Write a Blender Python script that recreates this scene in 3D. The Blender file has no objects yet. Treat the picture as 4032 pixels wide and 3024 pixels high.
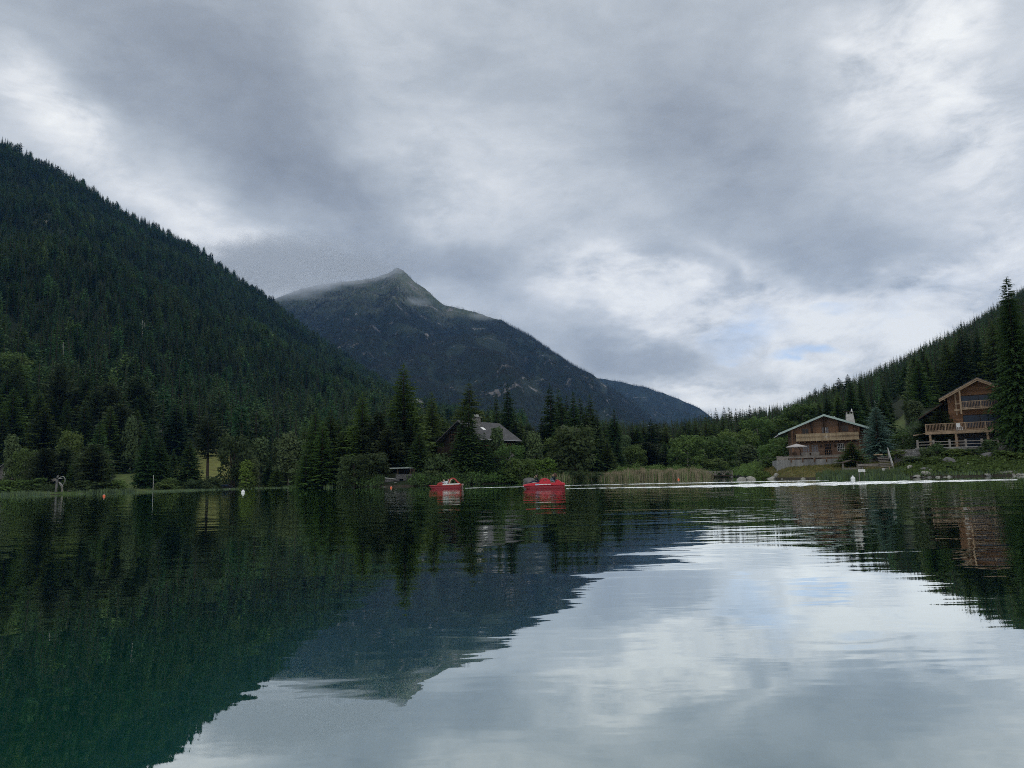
import bpy, math, random
from mathutils import Vector, Matrix, noise, kdtree, Euler
R = math.radians
scene = bpy.context.scene
COL = scene.collection
# ------------------------------------------------------------------ camera
FPX, PITCH, ROLL, CAMZ = 3028.0, R(6.9), R(-1.4), 1.2
cam_d = bpy.data.cameras.new("camera"); cam = bpy.data.objects.new("camera", cam_d); COL.objects.link(cam)
cam_d.sensor_width = 36.0; cam_d.lens = 36.0 * FPX / 4032.0
cam_d.clip_start = 0.1; cam_d.clip_end = 40000
CAMR = Matrix.Rotation(R(90) + PITCH, 3, 'X') @ Matrix.Rotation(ROLL, 3, 'Z')
cam.matrix_world = Matrix.Translation((0, 0, CAMZ)) @ CAMR.to_4x4()
scene.camera = cam

def P(px, py, Y):
    """world point seen at photo pixel (px, py) at forward distance Y"""
    d = CAMR @ Vector(((px - 2016) / FPX, -(py - 1512) / FPX, -1.0))
    k = Y / d.y
    return Vector((d.x * k, Y, CAMZ + d.z * k))
def hor(px): return 1878 - (px - 2016) * math.tan(R(1.4))
def U(px): 
    p = P(px, hor(px), 1.0); return p.x
def azel(px, py):
    d = (CAMR @ Vector(((px - 2016) / FPX, -(py - 1512) / FPX, -1.0))).normalized()
    return math.degrees(math.atan2(d.x, d.y)), math.degrees(math.asin(d.z))

# ------------------------------------------------------------------ settings
vs = scene.view_settings
vs.view_transform = 'Standard'; vs.look = 'None'; vs.exposure = 0.0; vs.gamma = 1.0; vs.use_curve_mapping = False
cy = scene.cycles
cy.max_bounces = 10; cy.diffuse_bounces = 2; cy.glossy_bounces = 3; cy.transmission_bounces = 3
cy.transparent_max_bounces = 8; cy.volume_bounces = 1
cy.use_denoising = False; cy.filter_width = 1.0; cy.sample_clamp_indirect = 4.0

# ------------------------------------------------------------------ node helper
class NT:
    def __init__(s, tree): s.t = tree; s.t.nodes.clear()
    def n(s, typ, ins=None, **props):
        nd = s.t.nodes.new(typ)
        for k, v in props.items(): setattr(nd, k, v)
        if ins:
            for k, v in ins.items():
                sock = nd.inputs[k]
                if isinstance(v, bpy.types.NodeSocket): s.t.links.new(v, sock)
                else: sock.default_value = v
        return nd
    def math(s, op, a, b=None, c=None, clamp=False):
        ins = {0: a}
        if b is not None: ins[1] = b
        if c is not None: ins[2] = c
        return s.n('ShaderNodeMath', ins, operation=op, use_clamp=clamp).outputs[0]
    def mix(s, f, a, b, blend='MIX'):
        nd = s.t.nodes.new('ShaderNodeMix'); nd.data_type = 'RGBA'; nd.blend_type = blend
        for sk, v in ((nd.inputs[0], f), (nd.inputs[6], a), (nd.inputs[7], b)):
            if isinstance(v, bpy.types.NodeSocket): s.t.links.new(v, sk)
            elif isinstance(v, (tuple, list)): sk.default_value = (*v[:3], 1)
            else: sk.default_value = v
        return nd.outputs[2]
    def ramp(s, f, stops, interp='LINEAR'):
        nd = s.t.nodes.new('ShaderNodeValToRGB'); cr = nd.color_ramp; cr.interpolation = interp
        while len(cr.elements) < len(stops): cr.elements.new(0.5)
        for e, (p, c) in zip(cr.elements, stops): e.position = p; e.color = (*c[:3], 1)
        s.t.links.new(f, nd.inputs[0]); return nd.outputs[0]
    def noise(s, vec, scale, detail=4, rough=0.5, dist=0.0, out=0):
        nd = s.t.nodes.new('ShaderNodeTexNoise')
        if vec is not None: s.t.links.new(vec, nd.inputs['Vector'])
        nd.inputs['Scale'].default_value = scale; nd.inputs['Detail'].default_value = detail
        nd.inputs['Roughness'].default_value = rough; nd.inputs['Distortion'].default_value = dist
        return nd.outputs[out]
    def mr(s, v, a, b, c=0.0, d=1.0, interp='LINEAR'):
        nd = s.t.nodes.new('ShaderNodeMapRange'); nd.interpolation_type = interp
        s.t.links.new(v, nd.inputs[0])
        for i, x in zip((1, 2, 3, 4), (a, b, c, d)): nd.inputs[i].default_value = x
        return nd.outputs[0]

# ------------------------------------------------------------------ world: Nishita sky behind layered cloud
SUN_EL, SUN_AZ = R(42), R(28)      # azimuth measured from +Y towards +X
world = bpy.data.worlds.new("World"); scene.world = world; world.use_nodes = True
w = NT(world.node_tree)
tc = w.n('ShaderNodeTexCoord').outputs['Generated']
sep = w.n('ShaderNodeSeparateXYZ', {0: tc})
dx, dy, dz = sep.outputs
sky = w.n('ShaderNodeTexSky', sky_type='NISHITA', sun_disc=False, sun_elevation=SUN_EL, sun_rotation=SUN_AZ, altitude=1400)
skyc = w.n('ShaderNodeVectorMath', {0: sky.outputs[0], 'Scale': 0.11}, operation='SCALE').outputs[0]
az = w.math('MULTIPLY', w.math('ARCTAN2', dx, dy), 57.2958)
el = w.math('MULTIPLY', w.math('ARCSINE', dz), 57.2958)
zz = w.math('ADD', w.math('MAXIMUM', dz, 0.0), 0.32)
plane = w.n('ShaderNodeCombineXYZ', {0: w.math('DIVIDE', dx, zz), 1: w.math('DIVIDE', dy, zz), 2: 0.0}).outputs[0]
wn = w.noise(plane, 1.1, 5, 0.55, 0, out=1)
wn2 = w.noise(plane, 4.5, 4, 0.6, 0, out=1)
half = w.n('ShaderNodeVectorMath', {0: wn, 1: (0.5, 0.5, 0.5)}, operation='SUBTRACT').outputs[0]
half2 = w.n('ShaderNodeVectorMath', {0: wn2, 1: (0.5, 0.5, 0.5)}, operation='SUBTRACT').outputs[0]
ae = w.n('ShaderNodeCombineXYZ', {0: az, 1: el, 2: 0.0}).outputs[0]
ae = w.n('ShaderNodeVectorMath', {0: half, 1: (13, 8, 0), 2: ae}, operation='MULTIPLY_ADD').outputs[0]
ae = w.n('ShaderNodeVectorMath', {0: half2, 1: (6, 4.5, 0), 2: ae}, operation='MULTIPLY_ADD').outputs[0]
def blob(px, py, sx, sy, rot, amp):
    """px,py centre in the 2212-wide reading of the photo; sx,sy in degrees; rot in degrees"""
    a, e = azel(px * 1.8228, py * 1.8228)
    m = w.n('ShaderNodeMapping', {0: ae, 1: (a, e, 0), 2: (0, 0, R(rot)), 3: (sx, sy, 1)}, vector_type='TEXTURE').outputs[0]
    m = w.n('ShaderNodeVectorMath', {0: m, 1: (1, 1, 0)}, operation='MULTIPLY').outputs[0]
    l = w.n('ShaderNodeVectorMath', {0: m}, operation='LENGTH').outputs['Value']
    return w.mr(l, 0.15, 1.7, amp, 0.0, 'SMOOTHSTEP')
BLOBS = [  # brightness of the cloud layer
    (200, 150, 12, 6, -35, -.12), (430, 150, 9, 7, -30, -.13), (640, 330, 9, 4.0, -50, -.18), (740, 440, 5, 3.6, -60, -.10), (520, 270, 8, 4, -40, -.08),
    (60, 230, 5, 4, -40, .10), (180, 300, 7, 2.2, -36, .24), (420, 480, 9, 2.6, -38, .20), (290, 370, 3, 1.6, -30, -.16), (640, 480, 3.5, 2, -60, .08),
    (620, 620, 8, 2.4, 0, -.07), (780, 600, 4, 1.4, 0, -.05),
    (960, 555, 4.5, 1.8, -8, -.16), (1060, 570, 1.5, 2.6, 10, -.08), (900, 420, 5, 3, -20, .05), (1120, 400, 8, 4, 0, .07), (1150, 610, 2, 3, 0, -.05),
    (860, 180, 9, 4, -30, .04), (1100, 120, 9, 4, 0, -.03), (1420, 230, 6, 5, 0, -.10), (1600, 250, 7, 4, 0, -.08), (1480, 290, 4, 4, 0, -.08), (1700, 470, 7, 4.5, -25, -.14), (1760, 560, 6, 2.2, -10, -.10),
    (1950, 130, 5, 4, 60, .22), (2080, 210, 2.4, 6, -8, .20), (2190, 100, 4, 5, 0, .06), (2100, 420, 5, 4, 0, .10), (1880, 330, 4, 3, 0, .06),
    (1430, 600, 8, 2.4, -6, .30), (1370, 640, 4, 1.6, -15, .14), (1600, 690, 10, 2.8, -4, .28), (1450, 545, 2.4, .9, -14, -.20), (1520, 600, 2.2, 1.3, -25, -.26), (1560, 605, .8, 1.2, 0, -.16),
    (1900, 690, 10, 2.4, 3, .26), (2120, 620, 7, 3, 10, .18), (1340, 765, 4.6, 1.7, 0, -.22), (1420, 740, 2.5, 1.2, 0, -.14), (1560, 760, 3.5, .9, 0, -.14), (1480, 850, 4, 1, -18, .25),
    (1650, 830, 7, 2, 5, .32), (1800, 790, 4, 1.0, 10, .22), (1660, 800, 5, 1.1, 0, -.25), (1700, 740, 3, .5, 0, -.08),
    (1900, 640, 3, 1.2, 0, .12), (1280, 690, 3, 2, 0, -.04),
]
tot = None
for b in BLOBS:
    v = blob(*b); tot = v if tot is None else w.math('ADD', tot, v)
fb = w.noise(plane, 2.1, 10, 0.64, 0.35)
fb2 = w.noise(w.n('ShaderNodeMapping', {0: tc, 3: (1.0, 1.0, 2.0)}).outputs[0], 9.0, 9, 0.60, 0.35)
det = w.math('ADD', w.math('MULTIPLY', w.math('SUBTRACT', fb, 0.5), 0.50), w.math('MULTIPLY', w.math('SUBTRACT', fb2, 0.5), 0.30))
bright = w.math('ADD', w.math('ADD', tot, det), 0.475)
# more texture where the layer is bright and broken
bright = w.math('ADD', bright, w.math('MULTIPLY', w.math('SUBTRACT', fb2, 0.5), w.mr(tot, 0.03, 0.3, 0.0, 1.5)))
fb3 = w.noise(w.n('ShaderNodeMapping', {0: tc, 3: (1.0, 1.0, 2.4)}).outputs[0], 21.0, 7, 0.62, 0.5)
bright = w.math('ADD', bright, w.math('MULTIPLY', w.math('SUBTRACT', fb3, 0.5), w.mr(tot, 0.0, 0.3, 0.10, 0.65)))
# brightness added to the unseen sky behind the viewer, to light facing walls
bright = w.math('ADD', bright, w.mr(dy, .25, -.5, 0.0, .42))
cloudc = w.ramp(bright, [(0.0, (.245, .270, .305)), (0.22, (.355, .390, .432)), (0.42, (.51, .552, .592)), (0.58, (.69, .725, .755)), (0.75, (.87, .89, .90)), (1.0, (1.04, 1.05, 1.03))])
holes = None
for b in [(1762, 757, 2.0, .55, -3, 1.3), (1590, 722, 2.3, .9, 8, .8), (1570, 700, 1.6, .5, 20, .5), (1815, 660, 1.4, .4, 0, .45), (1950, 640, 1.8, .4, 0, .2)]:
    v = blob(*b); holes = v if holes is None else w.math('ADD', holes, v)
hole = w.math('MULTIPLY', holes, w.mr(fb2, 0.36, 0.58, 0.3, 1.0), clamp=True)
skyd = w.n('ShaderNodeVectorMath', {0: skyc, 'Scale': .35}, operation='SCALE').outputs[0]
bluec = w.n('ShaderNodeVectorMath', {0: skyd, 1: (.30, .43, .66)}, operation='ADD').outputs[0]
fin = w.mix(w.math('MULTIPLY', hole, 0.85), cloudc, bluec)
# the cover lets a little of the clear sky's light through everywhere
fin = w.mix(0.04, fin, skyc)
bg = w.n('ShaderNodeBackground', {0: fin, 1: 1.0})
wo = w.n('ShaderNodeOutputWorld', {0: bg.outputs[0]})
world.cycles.sampling_method = 'MANUAL'; world.cycles.sample_map_resolution = 512

sun_d = bpy.data.lights.new("sun", 'SUN'); sun = bpy.data.objects.new("sun", sun_d); COL.objects.link(sun)
sun_d.energy = 0.6; sun_d.angle = R(18); sun_d.color = (1.0, .96, .9)
sd = Vector((math.sin(SUN_AZ) * math.cos(SUN_EL), math.cos(SUN_AZ) * math.cos(SUN_EL), math.sin(SUN_EL)))
sun.rotation_euler = sd.to_track_quat('Z', 'Y').to_euler(); sun.location = sd * 50

# ------------------------------------------------------------------ object helpers
def tag(o, label=None, cat=None, group=None, kind=None):
    if label: o['label'] = label
    if cat: o['category'] = cat
    if group: o['group'] = group
    if kind: o['kind'] = kind
    return o
def empty(name, loc=(0, 0, 0), rz=0, label=None, cat=None, group=None):
    o = bpy.data.objects.new(name, None); o.empty_display_size = .3; COL.objects.link(o)
    o.location = loc; o.rotation_euler = (0, 0, rz); return tag(o, label, cat, group)
def mesh_obj(name, vs_, fs, mat=None, parent=None, smooth=False, mesh=None):
    me = mesh or bpy.data.meshes.new(name)
    if mesh is None:
        me.from_pydata([tuple(v) for v in vs_], [], fs); me.update()
        if mat: me.materials.append(mat)
        if smooth: me.polygons.foreach_set('use_smooth', [True] * len(me.polygons))
    o = bpy.data.objects.new(name, me); COL.objects.link(o); o.parent = parent; return o
class MB:
    def __init__(s): s.v = []; s.f = []
    def add(s, vs_, fs):
        b = len(s.v); s.v += [tuple(v) for v in vs_]; s.f += [tuple(i + b for i in f) for f in fs]; return s
    def box(s, x0, x1, y0, y1, z0, z1):
        return s.add([(x0, y0, z0), (x1, y0, z0), (x1, y1, z0), (x0, y1, z0), (x0, y0, z1), (x1, y0, z1), (x1, y1, z1), (x0, y1, z1)],
                     [(0, 3, 2, 1), (4, 5, 6, 7), (0, 1, 5, 4), (1, 2, 6, 5), (2, 3, 7, 6), (3, 0, 4, 7)])
    def prism(s, poly, y0, y1):                 # polygon in x,z pushed along y (counter-clockwise seen from -y)
        n = len(poly); vs_ = [(x, y0, z) for x, z in poly] + [(x, y1, z) for x, z in poly]
        return s.add(vs_, [tuple(range(n)), tuple(range(2 * n - 1, n - 1, -1))] + [(i, i + n, (i + 1) % n + n, (i + 1) % n) for i in range(n)])
    def bar(s, p0, p1, w_, h_):                 # rectangular beam between two points
        p0, p1 = Vector(p0), Vector(p1); d = (p1 - p0).normalized()
        up = Vector((0, 0, 1)) if abs(d.z) < .9 else Vector((0, 1, 0))
        a = d.cross(up).normalized() * w_ / 2; b = a.cross(d).normalized() * h_ / 2
        vs_ = [p + q for p in (p0, p1) for q in (-a - b, a - b, a + b, -a + b)]
        return s.add(vs_, [(0, 1, 2, 3), (7, 6, 5, 4), (0, 4, 5, 1), (1, 5, 6, 2), (2, 6, 7, 3), (3, 7, 4, 0)])
    def tube(s, pts, rad, n=7, cap=True):
        pts = [Vector(p) for p in pts]; b = []
        for i, p in enumerate(pts):
            d = (pts[min(i + 1, len(pts) - 1)] - pts[max(i - 1, 0)]).normalized()
            up = Vector((0, 0, 1)) if abs(d.z) < .9 else Vector((1, 0, 0))
            a = d.cross(up).normalized(); c = a.cross(d)
            r = rad[i] if isinstance(rad, (list, tuple)) else rad
            b += [p + (a * math.cos(t) + c * math.sin(t)) * r for t in [k * 2 * math.pi / n for k in range(n)]]
        f = [(i * n + k, i * n + (k + 1) % n, (i + 1) * n + (k + 1) % n, (i + 1) * n + k) for i in range(len(pts) - 1) for k in range(n)]
        if cap: f += [tuple(range(n - 1, -1, -1)), tuple((len(pts) - 1) * n + k for k in range(n))]
        return s.add(b, f)
    def lathe(s, prof, c=(0, 0, 0), n=12):
        vs_ = [(c[0] + r * math.cos(t), c[1] + r * math.sin(t), c[2] + z) for r, z in prof for t in [k * 2 * math.pi / n for k in range(n)]]
        f = [(i * n + k, i * n + (k + 1) % n, (i + 1) * n + (k + 1) % n, (i + 1) * n + k) for i in range(len(prof) - 1) for k in range(n)]
        return s.add(vs_, f)
    def build(s, name, mat, parent=None, bevel=0, smooth=False):
        o = mesh_obj(name, s.v, s.f, mat, parent, smooth)
        if bevel:
            m = o.modifiers.new('bevel', 'BEVEL'); m.width = bevel; m.segments = 2; m.limit_method = 'ANGLE'
        return o

# ------------------------------------------------------------------ materials
def principled(name, rough=.7, spec=.3):
    m = bpy.data.materials.new(name); m.use_nodes = True; t = NT(m.node_tree)
    b = t.n('ShaderNodeBsdfPrincipled', {'Roughness': rough, 'Specular IOR Level': spec})
    t.n('ShaderNodeOutputMaterial', {0: b.outputs[0]}); return m, t, b
def mat_plain(name, col, rough=.7, spec=.3, var=.25, scale=3.0, bump=0.0, obj=True, metal=0):
    m, t, b = principled(name, rough, spec); b.inputs['Metallic'].default_value = metal
    c = t.n('ShaderNodeTexCoord').outputs['Object' if obj else 'Generated']
    nz = t.noise(c, scale, 6, .6)
    col2 = tuple(x * (1 - var) for x in col); col1 = tuple(min(1, x * (1 + var)) for x in col)
    t.t.links.new(t.mix(t.mr(nz, .3, .7), col2, col1), b.inputs['Base Color'])
    if bump:
        bp = t.n('ShaderNodeBump', {'Strength': bump, 'Distance': .05, 'Height': nz}); t.t.links.new(bp.outputs[0], b.inputs['Normal'])
    return m
def mat_foliage(name, cols, hue=.03, wscale=.02, val=.5):
    """cols: two leaf greens mixed by a broad noise in the world, every tree its own shade"""
    m, t, b = principled(name, .75, .15)
    g = t.n('ShaderNodeNewGeometry').outputs['Position']
    oi = t.n('ShaderNodeObjectInfo').outputs['Random']
    big = t.mr(t.noise(g, wscale, 3, .5), .35, .65)
    sel = t.math('ADD', t.math('MULTIPLY', big, .5), t.math('MULTIPLY', oi, .5))
    c = t.mix(sel, cols[0], cols[1])
    fine = t.mr(t.noise(g, 1.3, 3, .6), .3, .7, .65, 1.4)
    rnd = t.mr(t.math('FRACT', t.math('MULTIPLY', oi, 7.31)), 0, 1, 1 - val, 1 + val)
    hs = t.n('ShaderNodeHueSaturation', {'Hue': t.mr(t.math('FRACT', t.math('MULTIPLY', oi, 13.7)), 0, 1, .5 - hue, .5 + hue), 'Saturation': 1.0,
                                       'Value': t.math('MULTIPLY', fine, rnd), 'Color': c})
    t.t.links.new(hs.outputs[0], b.inputs['Base Color'])
    tl = t.n('ShaderNodeBsdfTranslucent', {'Color': hs.outputs[0]}); out = [n for n in t.t.nodes if n.type == 'OUTPUT_MATERIAL'][0]
    mx = t.n('ShaderNodeMixShader', {0: .3, 1: b.outputs[0], 2: tl.outputs[0]}); t.t.links.new(mx.outputs[0], out.inputs[0])
    return m
def mat_wood(name, c0, c1, rough=.75, axis='Z', board=.18, bump=.5):
    m, t, b = principled(name, rough, .2)
    c = t.n('ShaderNodeTexCoord').outputs['Object']
    s = t.n('ShaderNodeSeparateXYZ', {0: c})
    h = s.outputs[{'X': 0, 'Y': 1, 'Z': 2}[axis]]
    row = t.math('FLOOR', t.math('DIVIDE', h, board)); fr = t.math('FRACT', t.math('DIVIDE', h, board))
    wn_ = t.n('ShaderNodeTexWhiteNoise', {'W': row}, noise_dimensions='1D').outputs['Value']
    sc = {'X': (14, 14, 1), 'Y': (1, 14, 14), 'Z': (1, 1, 14)}[axis]
    mp = t.n('ShaderNodeMapping', {0: c, 3: sc}).outputs[0]
    gr = t.noise(mp, 1.2, 5, .6)
    f = t.math('ADD', t.math('MULTIPLY', gr, .6), t.math('MULTIPLY', wn_, .4))
    col = t.mix(t.mr(f, .25, .75), c0, c1)
    gap = t.mr(fr, 0.0, 0.12, .45, 1.0)
    t.t.links.new(t.mix(1.0, col, t.n('ShaderNodeCombineXYZ', {0: gap, 1: gap, 2: gap}).outputs[0], 'MULTIPLY'), b.inputs['Base Color'])
    bp = t.n('ShaderNodeBump', {'Strength': bump, 'Distance': .03, 'Height': gap}); t.t.links.new(bp.outputs[0], b.inputs['Normal'])
    return m
def mat_rock(name, c0, c1, scale=1.5, bump=.8, dist=.15):
    m, t, b = principled(name, .9, .2)
    c = t.n('ShaderNodeNewGeometry').outputs['Position']
    nz = t.noise(c, scale, 8, .65, .4); cr = t.noise(c, scale * 5, 4, .6)
    f = t.math('ADD', t.math('MULTIPLY', nz, .7), t.math('MULTIPLY', cr, .3))
    t.t.links.new(t.mix(t.mr(f, .35, .65), c0, c1), b.inputs['Base Color'])
    bp = t.n('ShaderNodeBump', {'Strength': bump, 'Distance': dist, 'Height': f}); t.t.links.new(bp.outputs[0], b.inputs['Normal'])
    return m
def mat_stonewall(name, c0, c1, bw=.5, rh=.2):
    m, t, b = principled(name, .9, .2)
    c = t.n('ShaderNodeTexCoord').outputs['Object']
    s = t.n('ShaderNodeSeparateXYZ', {0: c})
    v = t.n('ShaderNodeCombineXYZ', {0: t.math('ADD', s.outputs[0], s.outputs[1]), 1: s.outputs[2], 2: 0.0}).outputs[0]
    v2 = t.n('ShaderNodeVectorMath', {0: t.noise(c, 1.7, 3, .5, 0, 1), 1: (.25, .12, 0), 2: v}, operation='MULTIPLY_ADD').outputs[0]
    br = t.n('ShaderNodeTexBrick', {'Vector': v2, 'Color1': (*c0, 1), 'Color2': (*c1, 1), 'Mortar': (c0[0] * .35, c0[1] * .35, c0[2] * .35, 1), 'Scale': 1.0, 'Mortar Size': .02, 'Brick Width': bw, 'Row Height': rh, 'Bias': 0.0})
    nz = t.mr(t.noise(c, 6, 5, .6), .2, .8, .65, 1.35)
    t.t.links.new(t.mix(1.0, br.outputs[0], t.n('ShaderNodeCombineXYZ', {0: nz, 1: nz, 2: nz}).outputs[0], 'MULTIPLY'), b.inputs['Base Color'])
    bp = t.n('ShaderNodeBump', {'Strength': .7, 'Distance': .05, 'Height': t.math('SUBTRACT', 1.0, br.outputs['Fac'])}); t.t.links.new(bp.outputs[0], b.inputs['Normal'])
    return m
def mat_glass(name, col=(.02, .03, .045), rough=.06, refl=.035):
    m = bpy.data.materials.new(name); m.use_nodes = True; t = NT(m.node_tree)
    c = t.n('ShaderNodeNewGeometry').outputs['Position']
    dc = t.mix(t.mr(t.noise(c, .8, 3, .5), .35, .65), tuple(x * .7 for x in col), tuple(x * 1.3 for x in col))
    mx = t.n('ShaderNodeMixShader', {0: refl, 1: t.n('ShaderNodeBsdfDiffuse', {'Color': dc}).outputs[0], 2: t.n('ShaderNodeBsdfGlossy', {'Roughness': rough}).outputs[0]})
    t.n('ShaderNodeOutputMaterial', {0: mx.outputs[0]}); return m

M = {}
M['spruce'] = mat_foliage('spruce_needles', [(0.0298, 0.0626, 0.0184), (0.0508, 0.094, 0.0224)], .02, .03, .35)
M['larch'] = mat_foliage('larch_needles', [(0.0695, 0.1283, 0.0266), (0.0973, 0.1458, 0.0323)], .02, .03, .25)
M['pine'] = mat_foliage('pine_needles', [(0.0433, 0.0635, 0.0256), (0.0577, 0.0816, 0.0315)], .02, .03, .25)
M['leaf'] = mat_foliage('birch_leaves', [(0.0765, 0.1312, 0.0342), (0.1042, 0.1604, 0.0428)], .02, .03, .25)
M['leafgrey'] = mat_foliage('grey_green_leaves', [(0.0834, 0.124, 0.0523), (0.0973, 0.1386, 0.057)], .02, .03, .2)
M['leafbright'] = mat_foliage('bright_leaves', [(0.1094, 0.1755, 0.0308), (0.1287, 0.1957, 0.0396)], .02, .03, .15)
M['leafdark'] = mat_foliage('dark_leaves', [(0.0461, 0.0756, 0.0276), (0.0605, 0.0907, 0.0335)], .02, .03, .2)
M['blue'] = mat_foliage('blue_spruce_needles', [(0.0918, 0.162, 0.1312), (0.1134, 0.192, 0.1575)], .01, .03, .1)
M['bark'] = mat_plain('dark_bark', (.060, .048, .038), .9, .1, .4, 4, .5)
M['birchbark'] = mat_plain('pale_bark', (.30, .29, .26), .85, .2, .4, 5, .3)
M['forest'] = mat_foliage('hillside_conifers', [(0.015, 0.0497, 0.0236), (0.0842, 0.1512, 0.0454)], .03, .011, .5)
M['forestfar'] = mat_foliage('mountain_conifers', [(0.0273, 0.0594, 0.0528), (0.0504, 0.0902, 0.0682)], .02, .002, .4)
# ------------------------------------------------------------------ lake basin and valley floor
def lerp_table(tab, x):
    if x <= tab[0][0]: return tab[0][1]
    for (a, va), (b, vb) in zip(tab, tab[1:]):
        if x <= b: return va + (vb - va) * (x - a) / (b - a)
    return tab[-1][1]
SHORE = [(U(a), b) for a, b in [(-900, 120), (-300, 145), (0, 152), (200, 148), (420, 156), (700, 168), (1000, 192), (1200, 182), (1300, 162), (1500, 140), (1620, 138), (1750, 143), (2000, 148), (2200, 160), (2350, 176), (2700, 176), (2780, 182), (2880, 196), (2940, 150), (3010, 116), (3100, 107), (3250, 101), (3400, 97), (3600, 90), (3800, 87), (4032, 86), (4500, 84)]]
def shore_u(u):
    return lerp_table(SHORE, u)
PROF = [(U(a), b) for a, b in [
    (-900, [(0, 0), (2, .5), (45, 2), (160, 14), (300, 34)]),
    (420, [(0, 0), (2, .45), (30, 1.2), (90, 6), (160, 16), (300, 34)]),
    (650, [(0, 0), (2, .3), (20, .8), (60, 3.0), (130, 14), (300, 40)]),
    (870, [(0, 0), (2, .3), (20, .8), (60, 3.6), (120, 12), (300, 34)]),
    (1150, [(0, 0), (2, .3), (20, .8), (60, 3), (120, 8), (300, 20)]),
    (1480, [(0, 0), (1.5, 1), (15, 2.6), (60, 4), (120, 6), (300, 14)]),
    (1700, [(0, 0), (1.5, .9), (8, 1.6), (15, 2.8), (60, 4.2), (300, 11)]),
    (1950, [(0, 0), (1.5, .6), (5, 1.4), (11, 3.0), (60, 4.2), (300, 10)]),
    (2150, [(0, 0), (2, .3), (15, 1.2), (60, 2), (120, 4), (300, 8)]),
    (2900, [(0, 0), (2, .3), (15, .8), (60, 2), (120, 4), (300, 14)]),
    (2985, [(0, 0), (2, .4), (12, 1.0), (30, 1.6), (120, 5), (300, 20)]),
    (3060, [(0, 0), (.6, .35), (4, 1.35), (7, 1.75), (12, 1.9), (40, 2.6), (120, 10), (300, 26)]),
    (3300, [(0, 0), (.6, .25), (5, 1.15), (9, 1.75), (14, 1.95), (40, 3), (120, 14), (300, 32)]),
    (3520, [(0, 0), (.6, .3), (6, .6), (14, 1.8), (26, 3), (120, 14), (220, 24), (300, 34)]),
    (3640, [(0, 0), (.6, .35), (3, .8), (8, 2.0), (11, 2.7), (26, 3.4), (120, 18), (300, 46)]),
    (4500, [(0, 0), (.6, .35), (3, .8), (8, 1.9), (11, 2.6), (26, 3.4), (120, 20), (300, 60)])]]
def prof_z(u, d):
    if d <= 0: return max(-4.0, d * .22)
    if u <= PROF[0][0]: p = q = PROF[0][1]; f = 0
    elif u >= PROF[-1][0]: p = q = PROF[-1][1]; f = 0
    else:
        for (a, pa), (b, pb) in zip(PROF, PROF[1:]):
            if u <= b: p, q, f = pa, pb, (u - a) / (b - a); break
    return lerp_table(p, d) * (1 - f) + lerp_table(q, d) * f
UMAX = 1.15
def ground_z(x, y):
    if y > 0 and abs(x / y) <= UMAX:
        u = x / y; ys = shore_u(u); d = y - ys
    else:
        u = UMAX if x > 0 else -UMAX
        r = math.hypot(x, y); k = math.hypot(1, UMAX)
        a = math.atan2(x, y); t = (abs(a) - math.atan(UMAX)) / (math.pi - math.atan(UMAX))
        rs = shore_u(u) * k * (1 - t) + 60 * t
        d = (r - rs) / k
    if d > 300: base = prof_z(u, 300) + (d - 300) * .02
    else: base = prof_z(u, d)
    if d > .3: base += (noise.noise(Vector((x * .12, y * .12, 0))) * .25 + noise.noise(Vector((x * .5, y * .5, 3))) * .08) * min(1, d / 6)
    return base
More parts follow.
